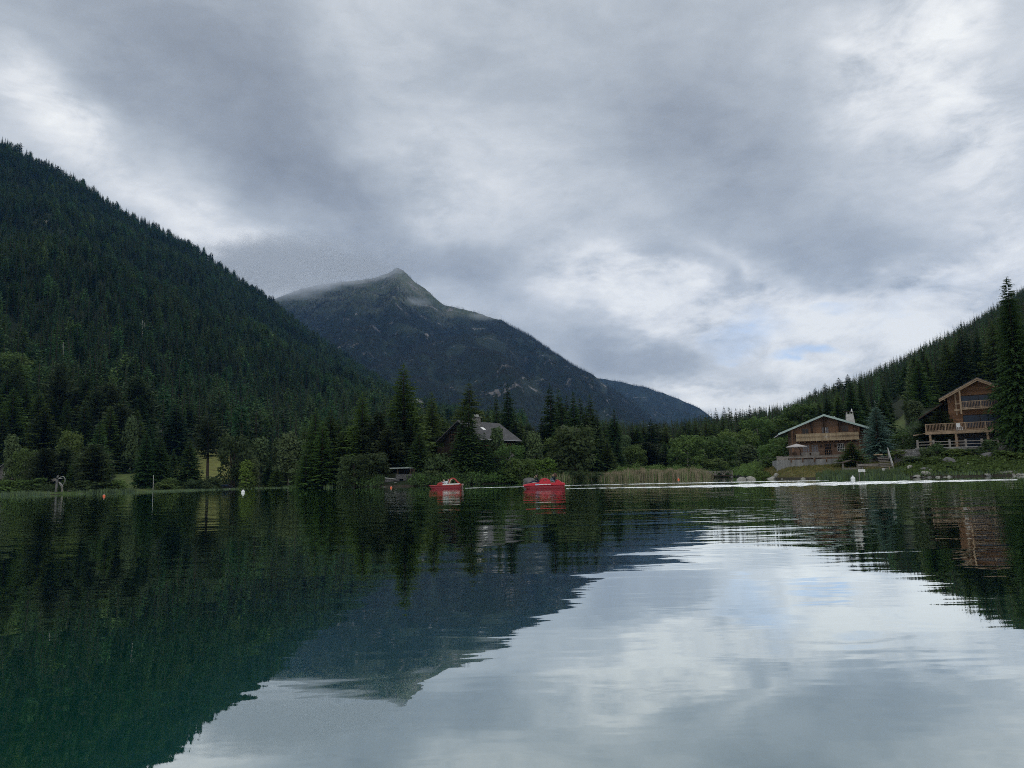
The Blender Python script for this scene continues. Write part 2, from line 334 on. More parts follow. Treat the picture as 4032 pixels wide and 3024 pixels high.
def build_ground():
    rings = [-90, -50, -25, -12, -6, -3, -1.2, -.4, 0, .3, .6, 1, 1.5, 2, 3, 4, 5, 6, 7, 8, 9.5, 11, 12.5, 14, 16, 18, 20, 23, 26, 30, 35, 40, 47, 55, 65, 78, 92, 106, 120, 140, 160, 190, 220, 260, 300, 500, 1200, 3500, 9500]
    angs = []
    n = 640; a0 = math.atan(UMAX)
    for i in range(n + 1): angs.append(-a0 + 2 * a0 * i / n)
    m = 60
    for i in range(1, m): angs.append(a0 + (2 * math.pi - 2 * a0) * i / m)
    vs_, fs = [(0, 0, -5)], []
    for a in angs:
        an = (a + math.pi) % (2 * math.pi) - math.pi
        inside = abs(an) <= a0 + 1e-6
        for d in rings:
            if inside:
                u = math.tan(an); y = shore_u(u) + d; x = u * y
            else:
                k = math.hypot(1, UMAX); t = (abs(an) - a0) / (math.pi - a0)
                us = UMAX if an > 0 else -UMAX
                r = max(3, shore_u(us) * k * (1 - t) + 60 * t + d * k); x, y = r * math.sin(an), r * math.cos(an)
            vs_.append((x, y, ground_z(x, y)))
    nr = len(rings); na = len(angs)
    for i in range(na):
        j = (i + 1) % na
        fs.append((0, 1 + i * nr, 1 + j * nr))
        for k in range(nr - 1):
            fs.append((1 + i * nr + k, 1 + i * nr + k + 1, 1 + j * nr + k + 1, 1 + j * nr + k))
    o = mesh_obj('ground', vs_, [tuple(reversed(f)) for f in fs], None, None, True)
    me = o.data
    ca = me.color_attributes.new('landcol', 'FLOAT_COLOR', 'POINT')
    FOREST, MEADOW, LAWN, BANK, ROCKY, MUD = (.022, .030, .015), (.150, .160, .045), (.085, .115, .036), (.115, .105, .040), (.070, .072, .055), (.045, .042, .030)
    def zone(x, y):
        if y <= 0: return FOREST
        px = 2016 + x / y * FPX * 1.0; d = y - shore_u(x / y) if abs(x / y) < UMAX else 999
        j = noise.noise(Vector((x * .06, y * .06, 7))) * 14
        if d < .4: return MUD
        if px < 450: return FOREST if d > 6 else LAWN
        if px < 1250:
            if 740 + j < px < 905 + j and 22 < d < 150: return MEADOW
            if 600 < px < 740: 
                if d < 45: return LAWN
                if 60 < d < 150 and px > 600: return MEADOW
            return LAWN if d < 14 or (px < 600 and d < 100) else FOREST
        if px < 2985: return FOREST
        if px < 3420: return BANK if d < 26 else (FOREST if d < 70 else LAWN)
        if px < 3560: return LAWN if d < 7 else (BANK if d < 18 else LAWN)
        if d < 4: return LAWN
        return ROCKY if d < 20 else FOREST
    cols = []
    for v in me.vertices:
        c = zone(v.co.x, v.co.y); cols += [*c, 1]
    ca.data.foreach_set('color', cols)
    m, t, b = principled('ground_cover', .95, .1)
    at = t.n('ShaderNodeVertexColor', layer_name='landcol').outputs[0]
    g = t.n('ShaderNodeNewGeometry').outputs['Position']
    k1 = t.mr(t.noise(g, .35, 7, .65), .3, .7, .55, 1.4); k2 = t.mr(t.noise(g, 4, 5, .7), .25, .75, .6, 1.4)
    k = t.math('MULTIPLY', k1, k2)
    col = t.mix(1.0, at, t.n('ShaderNodeCombineXYZ', {0: k, 1: t.math('MULTIPLY', k, t.mr(t.noise(g, .9, 3), .3, .7, .85, 1.1)), 2: k}).outputs[0], 'MULTIPLY')
    t.t.links.new(col, b.inputs['Base Color'])
    bp = t.n('ShaderNodeBump', {'Strength': .8, 'Distance': .25, 'Height': t.noise(g, 2.5, 6, .7)}); t.t.links.new(bp.outputs[0], b.inputs['Normal'])
    me.materials.append(m); tag(o, kind='structure', label='valley floor and lake bed with grassy banks around the water')
    return o
build_ground()

# ------------------------------------------------------------------ water
def build_water():
    vs_, fs = [], []
    N = 96; rs = [0, 4, 10, 20, 40, 70, 100, 130, 170, 230, 330]
    for r in rs:
        for k in range(N):
            a = k * 2 * math.pi / N; vs_.append((r * math.sin(a), r * math.cos(a), 0.0))
    for i in range(len(rs) - 1):
        for k in range(N):
            fs.append((i * N + k, (i + 1) * N + k, (i + 1) * N + (k + 1) % N, i * N + (k + 1) % N))
    fs = [f for f in fs]
    me = bpy.data.meshes.new('lake_water'); me.from_pydata(vs_, [], [tuple(reversed(f)) for f in fs]); me.update(); me.validate()
    o = bpy.data.objects.new('lake_water', me); COL.objects.link(o)
    m = bpy.data.materials.new('lake_water'); m.use_nodes = True; t = NT(m.node_tree)
    g = t.n('ShaderNodeNewGeometry').outputs['Position']
    # ripples: crests run across the view; wind patches calm and stir them
    def wave(sx, sy, rot, detail, rough, dist=0):
        mp = t.n('ShaderNodeMapping', {0: g, 2: (0, 0, R(rot)), 3: (sx, sy, 1)}).outputs[0]
        return t.noise(mp, 1.0, detail, rough, dist)
    sy = t.n('ShaderNodeSeparateXYZ', {0: g}).outputs[1]
    patch = t.mr(wave(.020, .035, 8, 3, .5), .38, .62, .45, 1.25)
    fary = t.math('MULTIPLY', t.mr(sy, 5, 25, .5, 1.0), t.mr(sy, 45, 75, 1.0, .55))
    h1 = t.math('MULTIPLY', wave(.75, 1.9, 4, 2, .5, .4), .0090)
    h2 = t.math('MULTIPLY', wave(2.0, 4.8, -7, 2, .5, .2), .0015)
    h3 = t.math('MULTIPLY', wave(.12, .40, 12, 2, .5), .052)
    h = t.math('MULTIPLY', t.math('ADD', t.math('ADD', h1, h2), h3), t.math('MULTIPLY', patch, fary))
    bp = t.n('ShaderNodeBump', {'Strength': 1.0, 'Distance': WAVE, 'Height': h})
    body = t.n('ShaderNodeBsdfDiffuse', {'Color': (.0008, .056, .026, 1)})
    gl = t.n('ShaderNodeBsdfGlossy', {'Color': (.97, 1.0, .975, 1), 'Roughness': .0, 'Normal': bp.outputs[0]})
    fr = t.n('ShaderNodeFresnel', {'IOR': 1.33, 'Normal': bp.outputs[0]}).outputs[0]
    fac = t.mr(fr, 0.02, .45, .46, .98)
    fac = t.math('MINIMUM', fac, .98)
    mx = t.n('ShaderNodeMixShader', {0: fac, 1: body.outputs[0], 2: gl.outputs[0]})
    t.n('ShaderNodeOutputMaterial', {0: mx.outputs[0]})
    me.materials.append(m)
    tag(o, kind='structure', label='calm dark green lake water mirroring the mountain and the clouds')
WAVE = 1.0
build_water()

# ------------------------------------------------------------------ hills
class Hill:
    """columns along u = x/y; crest given by photo pixels at a distance, foot at the valley floor"""
    def __init__(s, name, crest, foot, ncol, nrow, p, mat, amp, freq, seed, label, ribs=0.0, footz=None, u0=None):
        s.cr = sorted([(P(px, py, D).x / D, D, P(px, py, D).z) for px, py, D in crest])
        s.ft = [(U(px), D) for px, D in foot]
        us = [s.cr[0][0] + (s.cr[-1][0] - s.cr[0][0]) * i / (ncol - 1) for i in range(ncol)]
        s.us, s.nrow, s.ncol = us, nrow, ncol; s.g = []
        cD = [(c[0], c[1]) for c in s.cr]; cZ = [(c[0], c[2]) for c in s.cr]
        vs_, fs = [], []
        for i, u in enumerate(us):
            Dc, Zc, Df = lerp_table(cD, u), lerp_table(cZ, u), lerp_table(s.ft, u)
            zf = (ground_z(u * Df, Df) - 1.5) if footz is None else footz
            col = []
            for j in range(nrow):
                t = j / (nrow - 1); D = Df + (Dc - Df) * t; z = zf + (Zc - zf) * t ** p
                x = u * D; env = math.sin(math.pi * min(1, t)) ** .8 * min(1, Zc / (500 if footz is not None else 60))
                if t < 1:
                    nz = noise.fractal(Vector((x * freq, D * freq, seed)), .75 if footz is not None else 1.0, 2.1, 7)
                    z += nz * amp * env * min(1, t * 4)
                    if ribs:
                        rb = noise.ridged_multi_fractal(Vector((x * freq * 1.3 + D * freq * .4, D * freq * .35, seed + 9)), .8 if footz is not None else 1.0, 2.1, 6, 1.0, 2.0)
                        z += (rb - 1.0) * ribs * env
                else: z += noise.fractal(Vector((x * freq * 7, 5, seed)), .8, 2.1, 6) * amp * .13
                col.append((D, z)); vs_.append((x, D, z))
            Dk, zk = col[-1]
            for back in (1, 2):      # the far side falls away behind the crest
                vs_.append((u * (Dk + 300 * back), Dk + 300 * back, zk - 260 * back * back))
            s.g.append(col)
        n2 = nrow + 2
        for i in range(ncol - 1):
            for j in range(n2 - 1):
                fs.append((i * n2 + j, (i + 1) * n2 + j, (i + 1) * n2 + j + 1, i * n2 + j + 1))
        s.o = mesh_obj(name, vs_, fs, mat, None, True); tag(s.o, label, kind='structure')
    def at(s, u, D):
        f = (u - s.us[0]) / (s.us[-1] - s.us[0]) * (s.ncol - 1)
        if f < 0 or f >= s.ncol - 1: return None
        i = int(f); f -= i; z = 0
        for k, wgt in ((i, 1 - f), (i + 1, f)):
            col = s.g[k]; D0, D1 = col[0][0], col[-1][0]; t = (D - D0) / (D1 - D0) * (s.nrow - 1)
            if t < 0 or t > s.nrow - 1: return None
            j = min(int(t), s.nrow - 2); t -= j
            z += wgt * (col[j][1] * (1 - t) + col[j + 1][1] * t)
        return z
def mat_hill(name, cols, rock, rock_amt, grass=None, gz=(0, 1)):
    m, t, b = principled(name, .95, .1)
    g = t.n('ShaderNodeNewGeometry').outputs['Position']
    c = t.mix(t.mr(t.noise(g, .012, 6, .65), .35, .65), cols[0], cols[1])
    if grass:
        z = t.n('ShaderNodeSeparateXYZ', {0: g}).outputs[2]
        zz_ = t.math('ADD', z, t.math('MULTIPLY', t.math('SUBTRACT', t.noise(g, .004, 5, .6), .5), 500))
        gc = t.mix(t.mr(t.noise(g, .009, 7, .7), .4, .62), grass[0], grass[1])
        c = t.mix(t.mr(zz_, gz[0], gz[1]), c, gc)
    mp = t.n('ShaderNodeMapping', {0: g, 3: (1, 1, .45)}).outputs[0]
    rk = t.noise(mp, .016, 9, .74, .6)
    if grass: rk = t.math('ADD', rk, t.mr(zz_, gz[0] + 100, gz[1] + 150, 0.0, .055))
    c = t.mix(t.mr(rk, rock_amt, rock_amt + .05), c, t.mix(t.noise(g, .05, 5, .7), rock[0], rock[1]))
    t.t.links.new(c, b.inputs['Base Color'])
    bp = t.n('ShaderNodeBump', {'Strength': 1.0, 'Distance': 9, 'Height': t.noise(g, .035, 7, .7)}); t.t.links.new(bp.outputs[0], b.inputs['Normal'])
    return m
K = 1.8228
FLOOR = [(.018, .027, .014), (.030, .040, .020)]
ROCKC = [(.16, .15, .135), (.30, .28, .25)]
m_hill = mat_hill('forest_floor', FLOOR, ROCKC, .66)
m_mtn = mat_hill('mountain_rock_and_grass', [(.018, .028, .020), (.028, .040, .026)], [(.15, .14, .135), (.30, .28, .27)], .588, grass=[(.085, .110, .058), (.175, .180, .140)], gz=(700, 1000))
H = {}
cr = [(-900, 60, 1500), (-300, 420, 1500)] + [(x * K, y * K + 34, D) for x, y, D in [(0, 290, 1500), (60, 325, 1500), (130, 358, 1510), (185, 390, 1520), (260, 445, 1530), (330, 478, 1560), (400, 515, 1600), (450, 545, 1620), (510, 590, 1650), (560, 622, 1680), (600, 650, 1700), (650, 690, 1750), (700, 725, 1800), (760, 770, 1850), (830, 815, 1900), (870, 850, 1950), (920, 866, 1980), (980, 876, 2000), (1060, 890, 2050), (1140, 905, 2100)]]
H['left'] = Hill('wooded_hillside', cr, [(-900, 190), (400, 215), (700, 250), (900, 290), (1150, 300), (1500, 240), (2200, 300)], 260, 110, 1.22, m_hill, 26, .004, 1.0, 'steep wooded hillside falling from the upper left to the lake', ribs=14)
cr = [(2150, 1735, 520), (2500, 1730, 500), (2750, 1728, 480), (2950, 1700, 480), (3060, 1672, 490), (3150, 1640, 520), (3250, 1600, 560), (3350, 1550, 620), (3470, 1500, 680), (3600, 1444, 740), (3720, 1392, 790), (3828, 1330, 840), (3974, 1235, 900), (4100, 1160, 930), (4400, 950, 1000), (4900, 700, 1100)]
H['right'] = Hill('wooded_hillside', cr, [(2150, 300), (2900, 270), (3200, 200), (3600, 150), (4900, 150)], 200, 70, 1.0, m_hill, 10, .006, 4.0, 'wooded hillside rising to the right behind the two chalets')
mt = [(420, 650), (500, 640), (590, 645), (650, 622), (700, 612), (760, 605), (800, 600), (830, 592), (845, 584), (852, 577), (859, 576), (868, 579), (880, 590), (895, 606), (912, 620), (930, 631), (945, 645), (960, 652), (1000, 662), (1040, 673), (1085, 687), (1120, 708), (1160, 737), (1200, 762), (1250, 788), (1300, 818), (1340, 842), (1380, 872), (1420, 905), (1500, 930)]
cr = [(x * K, y * K + (4 if x < 950 else 12), 4200 - max(0, x - 859) * 1.2) for x, y in mt]
H['mtn'] = Hill('mountain', cr, [(600, 1900), (2000, 1800), (2900, 1800)], 460, 190, 1.12, m_mtn, 85, .0013, 11.0, 'mountain with a pointed grassy summit, its shoulder in cloud', ribs=120, footz=20)
sp = [(700, 800), (820, 770), (900, 742), (960, 728), (1020, 715), (1055, 712), (1090, 728), (1120, 760), (1150, 800), (1190, 850), (1240, 890), (1300, 930)]
cr = [(x * K, y * K + 10, 3000) for x, y in sp]
H['spur'] = Hill('mountain_spur', cr, [(1200, 1700), (2400, 1700)], 200, 100, 1.0, m_mtn, 60, .0016, 21.0, 'rounded wooded shoulder standing before the mountain, rock showing through', ribs=70, footz=20)
fr_ = [(1180, 860), (1240, 822), (1290, 814), (1310, 816), (1345, 822), (1390, 832), (1430, 845), (1465, 858), (1490, 868), (1510, 878), (1530, 892), (1560, 915), (1600, 940)]
cr = [(x * K, y * K + 7, 5600) for x, y in fr_]
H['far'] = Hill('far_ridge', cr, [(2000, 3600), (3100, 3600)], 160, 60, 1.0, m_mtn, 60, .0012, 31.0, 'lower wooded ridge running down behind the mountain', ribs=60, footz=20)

def land_z(x, y):
    z = ground_z(x, y)
    if y > 100:
        u = x / y
        for k in ('left', 'right'):
            h = H[k].at(u, y)
            if h is not None and h > z: z = h
    return z

# ------------------------------------------------------------------ tree builders (unit height, base at origin)
def branch(vs_, fs, o, d, L, droop, stations, wid, rng, up=.0, zs=1.0):
    """a drooping spray: a ragged blade of needle clumps with hanging tips"""
    side = Vector((-d.y, d.x, 0)); prev = None
    for k in range(stations + 1):
        s_ = .12 + .88 * k / stations
        p = o + d * (L * s_) + Vector((0, 0, up * L * s_ - droop * L * s_ * s_))
        wv = wid * 1.35 * L * (math.sin(math.pi * min(1, s_ * .85 + .12)) ** .7) * rng.uniform(.6, 1.25) * (1.15 - .5 * s_)
        if prev is not None:
            b = len(vs_); q, wq = prev; m = (p + q) / 2
            dn = -wv * .55 * zs * rng.uniform(.5, 1.4)
            vs_ += [q, m + side * wv + Vector((0, 0, dn)), p, m - side * wv * rng.uniform(.7, 1.3) + Vector((0, 0, dn * rng.uniform(.6, 1.4))), m + Vector((0, 0, dn * 1.7)) + d * wv * .3]
            fs += [(b, b + 1, b + 2), (b, b + 2, b + 3), (b, b + 4, b + 2)]
        prev = (p, wv)
def conifer(seed, whorls, per, ratio, droop=.25, bare=.04, power=.85, stations=4, wid=.22, jit=.25, up=.12, gaps=0.0, profile='cone', lean=0):
    rng = random.Random(seed); vs_, fs = [], []
    for i in range(whorls):
        t = i / (whorls - 1); h = bare + (.985 - bare) * (t ** .92) + rng.uniform(-.006, .006)
        k = 1 - (h - bare) / (1 - bare)
        L0 = ratio * (k ** power)
        if profile == 'round': L0 = ratio * (math.sin(math.pi * min(1, (k * .80 + .06))) ** .75)
        if profile == 'column': L0 = ratio * min(1, (k * 1.9)) ** .8
        if k > .9: L0 *= rng.uniform(.55, .95)
        n = max(3, int(per * (.55 + .45 * k) + .5)); off = rng.uniform(0, 7)
        for b in range(n):
            if rng.random() < gaps: continue
            a = off + b * 2 * math.pi / n + rng.uniform(-.35, .35)
            L = L0 * rng.uniform(1 - jit, 1 + jit) + .006
            o = Vector((lean * h, 0, h + rng.uniform(-.012, .012))); d = Vector((math.cos(a), math.sin(a), 0))
            branch(vs_, fs, o, d, L, droop * rng.uniform(.6, 1.4) * (.4 + .6 * k), stations, wid, rng, up * (1.2 - k), .2 if ratio == 1.0 else 1.0)
    b = len(vs_); vs_ += [Vector((.006, 0, .95)), Vector((-.004, .005, .95)), Vector((lean, 0, 1.0)), Vector((-.004, -.005, .95))]
    fs += [(b, b + 1, b + 2), (b + 1, b + 3, b + 2), (b + 3, b, b + 2)]
    return vs_, fs
def conifer_trunk(r=.012, top=.9, n=6, lean=0):
    m = MB(); m.tube([(0, 0, -.06), (0, 0, .04), (lean * .5, 0, .5), (lean * top, 0, top)], [r * 1.5, r * 1.1, r * .7, r * .12], n); return m.v, m.f
def broadleaf(seed, nclump, nleaf, leaf, wr=.36, low=.15, shape='round', crad=.13):
    rng = random.Random(seed); vs_, fs = [], []; cs = []
    for i in range(nclump):
        t = (i + .5) / nclump; z = low + (1 - low - crad * .7) * (t ** .85)
        k = (z - low) / (1 - low)
        if shape == 'round': rr = wr * math.sqrt(max(.02, 1 - (k * 1.75 - .78) ** 2)) if abs(k * 1.75 - .78) < 1 else .1 * wr
        elif shape == 'tall': rr = wr * (1 - k) ** .6 * (.55 + .45 * min(1, k * 5))
        else: rr = wr * math.sqrt(max(.03, 1 - k * k))
        a = i * 2.399 + rng.uniform(-.5, .5); q = rr * rng.uniform(.35, .92)
        c = Vector((math.cos(a) * q, math.sin(a) * q, z)); cr_ = crad * rng.uniform(.65, 1.25)
        cs.append((c, cr_))
        for _ in range(int(nleaf * (cr_ / crad) ** 2)):
            v = Vector((rng.gauss(0, 1), rng.gauss(0, 1), rng.gauss(0, 1))).normalized() * cr_ * rng.uniform(.45, 1.08)
            v.z *= .8; p = c + v
            if p.z < .01: p.z = .01 + rng.random() * .03
            nrm = (v.normalized() + Vector((rng.uniform(-.8, .8), rng.uniform(-.8, .8), rng.uniform(-.4, .9)))).normalized()
            a1 = nrm.orthogonal().normalized(); a1 = Matrix.Rotation(rng.uniform(0, 6.3), 3, nrm) @ a1; b1 = nrm.cross(a1)
            s_ = leaf * rng.uniform(.9, 2.3); b = len(vs_)
            vs_ += [p - a1 * s_, p + b1 * s_ * .55, p + a1 * s_, p - b1 * s_ * .55]; fs.append((b, b + 1, b + 2, b + 3))
    return vs_, fs, cs
def broadleaf_trunk(cs, r=.014, seed=0, stems=1):
    rng = random.Random(seed); m = MB()
    for s_ in range(stems):
        o = Vector((rng.uniform(-.03, .03), rng.uniform(-.03, .03), 0)) * (stems - 1)
        m.tube([o + Vector((0, 0, -.05)), o + Vector((.01, 0, .25)), o * 1.4 + Vector((-.01, .01, .55)), o * 1.8 + Vector((0, 0, .86))], [r * 1.3, r, r * .7, r * .15], 6)
    for c, cr_ in cs[::3]:
        z0 = max(.08, c.z - .22); m.tube([(0, 0, z0), (c.x * .55, c.y * .55, z0 + (c.z - z0) * .5), c], [r * .55, r * .35, r * .1], 4, False)
    return m.v, m.f
PROTO = {}
def proto(kind, crown, trunk, cm, tm, smooth=False):
    me = bpy.data.meshes.new(kind + '_crown'); me.from_pydata([tuple(v) for v in crown[0]], [], crown[1]); me.update(); me.materials.append(M[cm])
    mt_ = bpy.data.meshes.new(kind + '_trunk'); mt_.from_pydata([tuple(v) for v in trunk[0]], [], trunk[1]); mt_.update(); mt_.materials.append(M[tm])
    PROTO.setdefault(kind, []).append((me, mt_))
for s in range(5): proto('spruce', conifer(s, 42, 12, .17, .42, .05, .80, 4, .27, .3), conifer_trunk(), 'spruce', 'bark')
for s in range(3): proto('wide_spruce', conifer(20 + s, 38, 14, .235, .40, .04, .62, 4, .22, .28), conifer_trunk(.014), 'spruce', 'bark')
for s in range(2): proto('giant_spruce', conifer(120 + s, 84, 20, .20, .40, .03, .60, 6, .13, .35), conifer_trunk(.012), 'spruce', 'bark')
for s in range(4): proto('larch', conifer(40 + s, 42, 12, .18, .22, .06, .72, 5, .23, .35, .16), conifer_trunk(), 'larch', 'bark')
for s in range(3): proto('pine', conifer(60 + s, 34, 12, .22, .14, .08, .6, 4, .26, .4, .22, .06, 'round'), conifer_trunk(.014), 'pine', 'bark')
for s in range(2): proto('tall_pine', conifer(80 + s, 34, 8, .20, .10, .10, .55, 5, .20, .5, .16, .22), conifer_trunk(.014), 'larch', 'bark')
proto('bare_pine', conifer(90, 22, 8, .17, .18, .38, .55, 5, .24, .45, .16, .12, 'round'), conifer_trunk(.013), 'pine', 'bark')
for s in range(2): proto('blue_spruce', conifer(100 + s, 34, 15, .26, .30, .09, .62, 6, .16, .25, .2), conifer_trunk(.016), 'blue', 'bark')
for s in range(3):
    c = broadleaf(s, 30, 110, .0165, .34, .14, 'round', .13); proto('broadleaf', c[:2], broadleaf_trunk(c[2], .014, s), 'leaf', 'birchbark')
for s in range(3):
    c = broadleaf(10 + s, 30, 100, .0165, .22, .18, 'tall', .10); proto('birch', c[:2], broadleaf_trunk(c[2], .012, s), 'leafgrey', 'birchbark')
for s in range(2):
    c = broadleaf(30 + s, 28, 110, .018, .34, .10, 'round', .13); proto('dark_tree', c[:2], broadleaf_trunk(c[2], .015, s, 2), 'leafdark', 'bark')
for s in range(2):
    c = broadleaf(40 + s, 26, 100, .019, .24, .12, 'tall', .12); proto('bright_tree', c[:2], broadleaf_trunk(c[2], .013, s), 'leafbright', 'birchbark')
for s in range(3):
    c = broadleaf(50 + s, 16, 90, .035, .52, .04, 'dome', .22); proto('bush', c[:2], broadleaf_trunk(c[2], .012, s, 2), 'leaf', 'bark')
for s in range(2):
    c = broadleaf(60 + s, 16, 90, .035, .52, .04, 'dome', .22); proto('dark_bush', c[:2], broadleaf_trunk(c[2], .012, s, 2), 'leafdark', 'bark')
KIND = {'spruce': ('spruce', .17), 'wide_spruce': ('spruce', .235), 'giant_spruce': ('spruce', .27), 'larch': ('larch', .18), 'pine': ('pine', .22), 'tall_pine': ('larch', .2), 'bare_pine': ('pine', .17), 'blue_spruce': ('spruce', .33),
        'broadleaf': ('deciduous tree', .36), 'birch': ('birch', .25), 'dark_tree': ('deciduous tree', .36), 'bright_tree': ('deciduous tree', .27), 'bush': ('bush', .58), 'dark_bush': ('bush', .58)}
NAME = {'spruce': 'spruce_tree', 'wide_spruce': 'spruce_tree', 'giant_spruce': 'spruce_tree', 'larch': 'larch_tree', 'pine': 'pine_tree', 'tall_pine': 'larch_tree', 'bare_pine': 'pine_tree', 'blue_spruce': 'spruce_tree',
        'broadleaf': 'alder_tree', 'birch': 'birch_tree', 'dark_tree': 'alder_tree', 'bright_tree': 'birch_tree', 'bush': 'bush', 'dark_bush': 'bush'}
rt = random.Random(5)
def plant(kind, x, y, h, wr, label, group=None, z=None, var=None):
    """one tree: wr = half width in metres"""
    vv = PROTO[kind]; me, mt_ = vv[(rt.randrange(len(vv)) if var is None else var % len(vv))]
    r = empty(NAME[kind], (x, y, land_z(x, y) if z is None else z), rt.uniform(0, 6.28), label, KIND[kind][0], group)
    sx = wr / KIND[kind][1] * {'spruce': 1.6, 'larch': 1.6, 'wide_spruce': 1.2, 'pine': 1.3, 'bare_pine': 1.2, 'giant_spruce': 1.62, 'blue_spruce': 1.62, 'bush': 1.5, 'dark_bush': 1.5}.get(kind, 1.25); r.scale = (sx, sx, h)
    c = mesh_obj('crown', 0, 0, parent=r, mesh=me); t = mesh_obj('trunk', 0, 0, parent=r, mesh=mt_)
    return r
def tree(kind, px, top, w, D, label, group=None, base=None, var=None):
    """px centre, top and width read off the photo, D metres away"""
    x = U(px) * D; z = land_z(x, D); zt = P(px, top, D).z
    if base is not None: z = min(z, P(px, base, D).z)
    x = P(px, (top + hor(px)) / 2, D).x
    return plant(kind, x, D, max(.5, zt - z), w / 2 * D / FPX * 1.03, label, group, z, var)

# ------------------------------------------------------------------ forests past counting: one object each, trees instanced on its own points
def forest(name, pts, kinds, mat, label, tmat='bark'):
    """pts: (x, y, z, height, radius, rotation). Small tree shapes are stored in the same mesh and placed by the nodes."""
    vs_, fs, tagv = [], [], []
    for p in pts: vs_.append(p[:3]); tagv.append(0)
    mats = []
    for k, (v, f, tv, tf) in enumerate(kinds):
        b = len(vs_); vs_ += [tuple(q) for q in v]; fs += [tuple(i + b for i in q) for q in f]; mats += [0] * len(f)
        b = len(vs_); vs_ += [tuple(q) for q in tv]; fs += [tuple(i + b for i in q) for q in tf]; mats += [1] * len(tf)
        tagv += [k + 1] * (len(v) + len(tv))
    me = bpy.data.meshes.new(name); me.from_pydata(vs_, [], fs); me.update()
    me.materials.append(M[mat]); me.materials.append(M[tmat]); me.polygons.foreach_set('material_index', mats)
    a = me.attributes.new('part', 'INT', 'POINT'); a.data.foreach_set('value', tagv)
    n = len(vs_)
    sc = [0.0] * (3 * n); ro = [0.0] * (3 * n)
    for i, p in enumerate(pts): sc[3 * i:3 * i + 3] = [p[4], p[4], p[3]]; ro[3 * i + 2] = p[5]
    a = me.attributes.new('tscale', 'FLOAT_VECTOR', 'POINT'); a.data.foreach_set('vector', sc)
    a = me.attributes.new('trot', 'FLOAT_VECTOR', 'POINT'); a.data.foreach_set('vector', ro)
    o = bpy.data.objects.new(name, me); COL.objects.link(o)
    ng = bpy.data.node_groups.new(name, 'GeometryNodeTree')
    ng.interface.new_socket('Geometry', in_out='INPUT', socket_type='NodeSocketGeometry')
    ng.interface.new_socket('Geometry', in_out='OUTPUT', socket_type='NodeSocketGeometry')
    N = ng.nodes.new; Lk = ng.links.new
    gi = N('NodeGroupInput'); go = N('NodeGroupOutput')
    na = N('GeometryNodeInputNamedAttribute'); na.data_type = 'INT'; na.inputs[0].default_value = 'part'
    def isk(k):
        c = N('FunctionNodeCompare'); c.data_type = 'INT'; c.operation = 'EQUAL'
        Lk(na.outputs[0], c.inputs[2]); c.inputs[3].default_value = k; return c.outputs[0]
    def part(k):
        s_ = N('GeometryNodeSeparateGeometry'); s_.domain = 'POINT'; Lk(gi.outputs[0], s_.inputs[0]); Lk(isk(k), s_.inputs[1]); return s_.outputs[0]
    g2 = N('GeometryNodeGeometryToInstance')
    for k in range(len(kinds)): Lk(part(k + 1), g2.inputs[0])
    ip = N('GeometryNodeInstanceOnPoints'); Lk(part(0), ip.inputs['Points']); Lk(g2.outputs[0], ip.inputs['Instance'])
    ip.inputs['Pick Instance'].default_value = True
    rv = N('FunctionNodeRandomValue'); rv.data_type = 'INT'
    [s_ for s_ in rv.inputs if s_.type == 'INT' and s_.name == 'Min'][0].default_value = 0
    [s_ for s_ in rv.inputs if s_.type == 'INT' and s_.name == 'Max'][0].default_value = len(kinds) - 1
    Lk([s_ for s_ in rv.outputs if s_.type == 'INT'][0], ip.inputs['Instance Index'])
    ns = N('GeometryNodeInputNamedAttribute'); ns.data_type = 'FLOAT_VECTOR'; ns.inputs[0].default_value = 'tscale'; Lk(ns.outputs[0], ip.inputs['Scale'])
    nr = N('GeometryNodeInputNamedAttribute'); nr.data_type = 'FLOAT_VECTOR'; nr.inputs[0].default_value = 'trot'
    er = N('FunctionNodeEulerToRotation'); Lk(nr.outputs[0], er.inputs[0]); Lk(er.outputs[0], ip.inputs['Rotation'])
    Lk(ip.outputs[0], go.inputs[0])
    md = o.modifiers.new('trees', 'NODES'); md.node_group = ng
    return tag(o, label, kind='stuff')
def lod(seed, mid=True):
    # crown radius 1 at scale 1
    rs = random.Random(seed)
    if mid:
        st = seed % 5
        if st in (0, 1): c = conifer(seed, 20, 7, 1.0, .09, .05, 1.0, 2, .30, .3)
        elif st == 2: c = conifer(seed, 15, 7, 1.0, .06, .12, .6, 2, .34, .4, .1, .05, 'round')
        elif st == 3: c = conifer(seed, 19, 7, 1.0, .07, .06, .85, 2, .30, .4, .1, .08)
        else: c = conifer(seed, 14, 7, 1.0, .06, .2, .6, 2, .34, .4, .1, .1, 'round')
        tr = MB(); tr.tube([(0, 0, -.06), (0, 0, .45), (0, 0, .9)], [.075, .05, .01], 4, False)
    else:
        c = conifer(seed, 7, 5, 1.0, .08, .05, .75, 1, .42, .35)
        tr = MB(); tr.tube([(0, 0, -.08), (0, 0, .6)], [.06, .03], 3, False)
    v = [Vector((q.x, q.y, q.z)) for q in c[0]]
    return v, c[1], tr.v, tr.f
MID = [lod(200 + i) for i in range(10)]
SPIRE = [lod(200 + i) for i in (0, 1, 3, 5, 6, 8, 10, 11)]
FAR = [lod(300 + i, False) for i in range(6)]
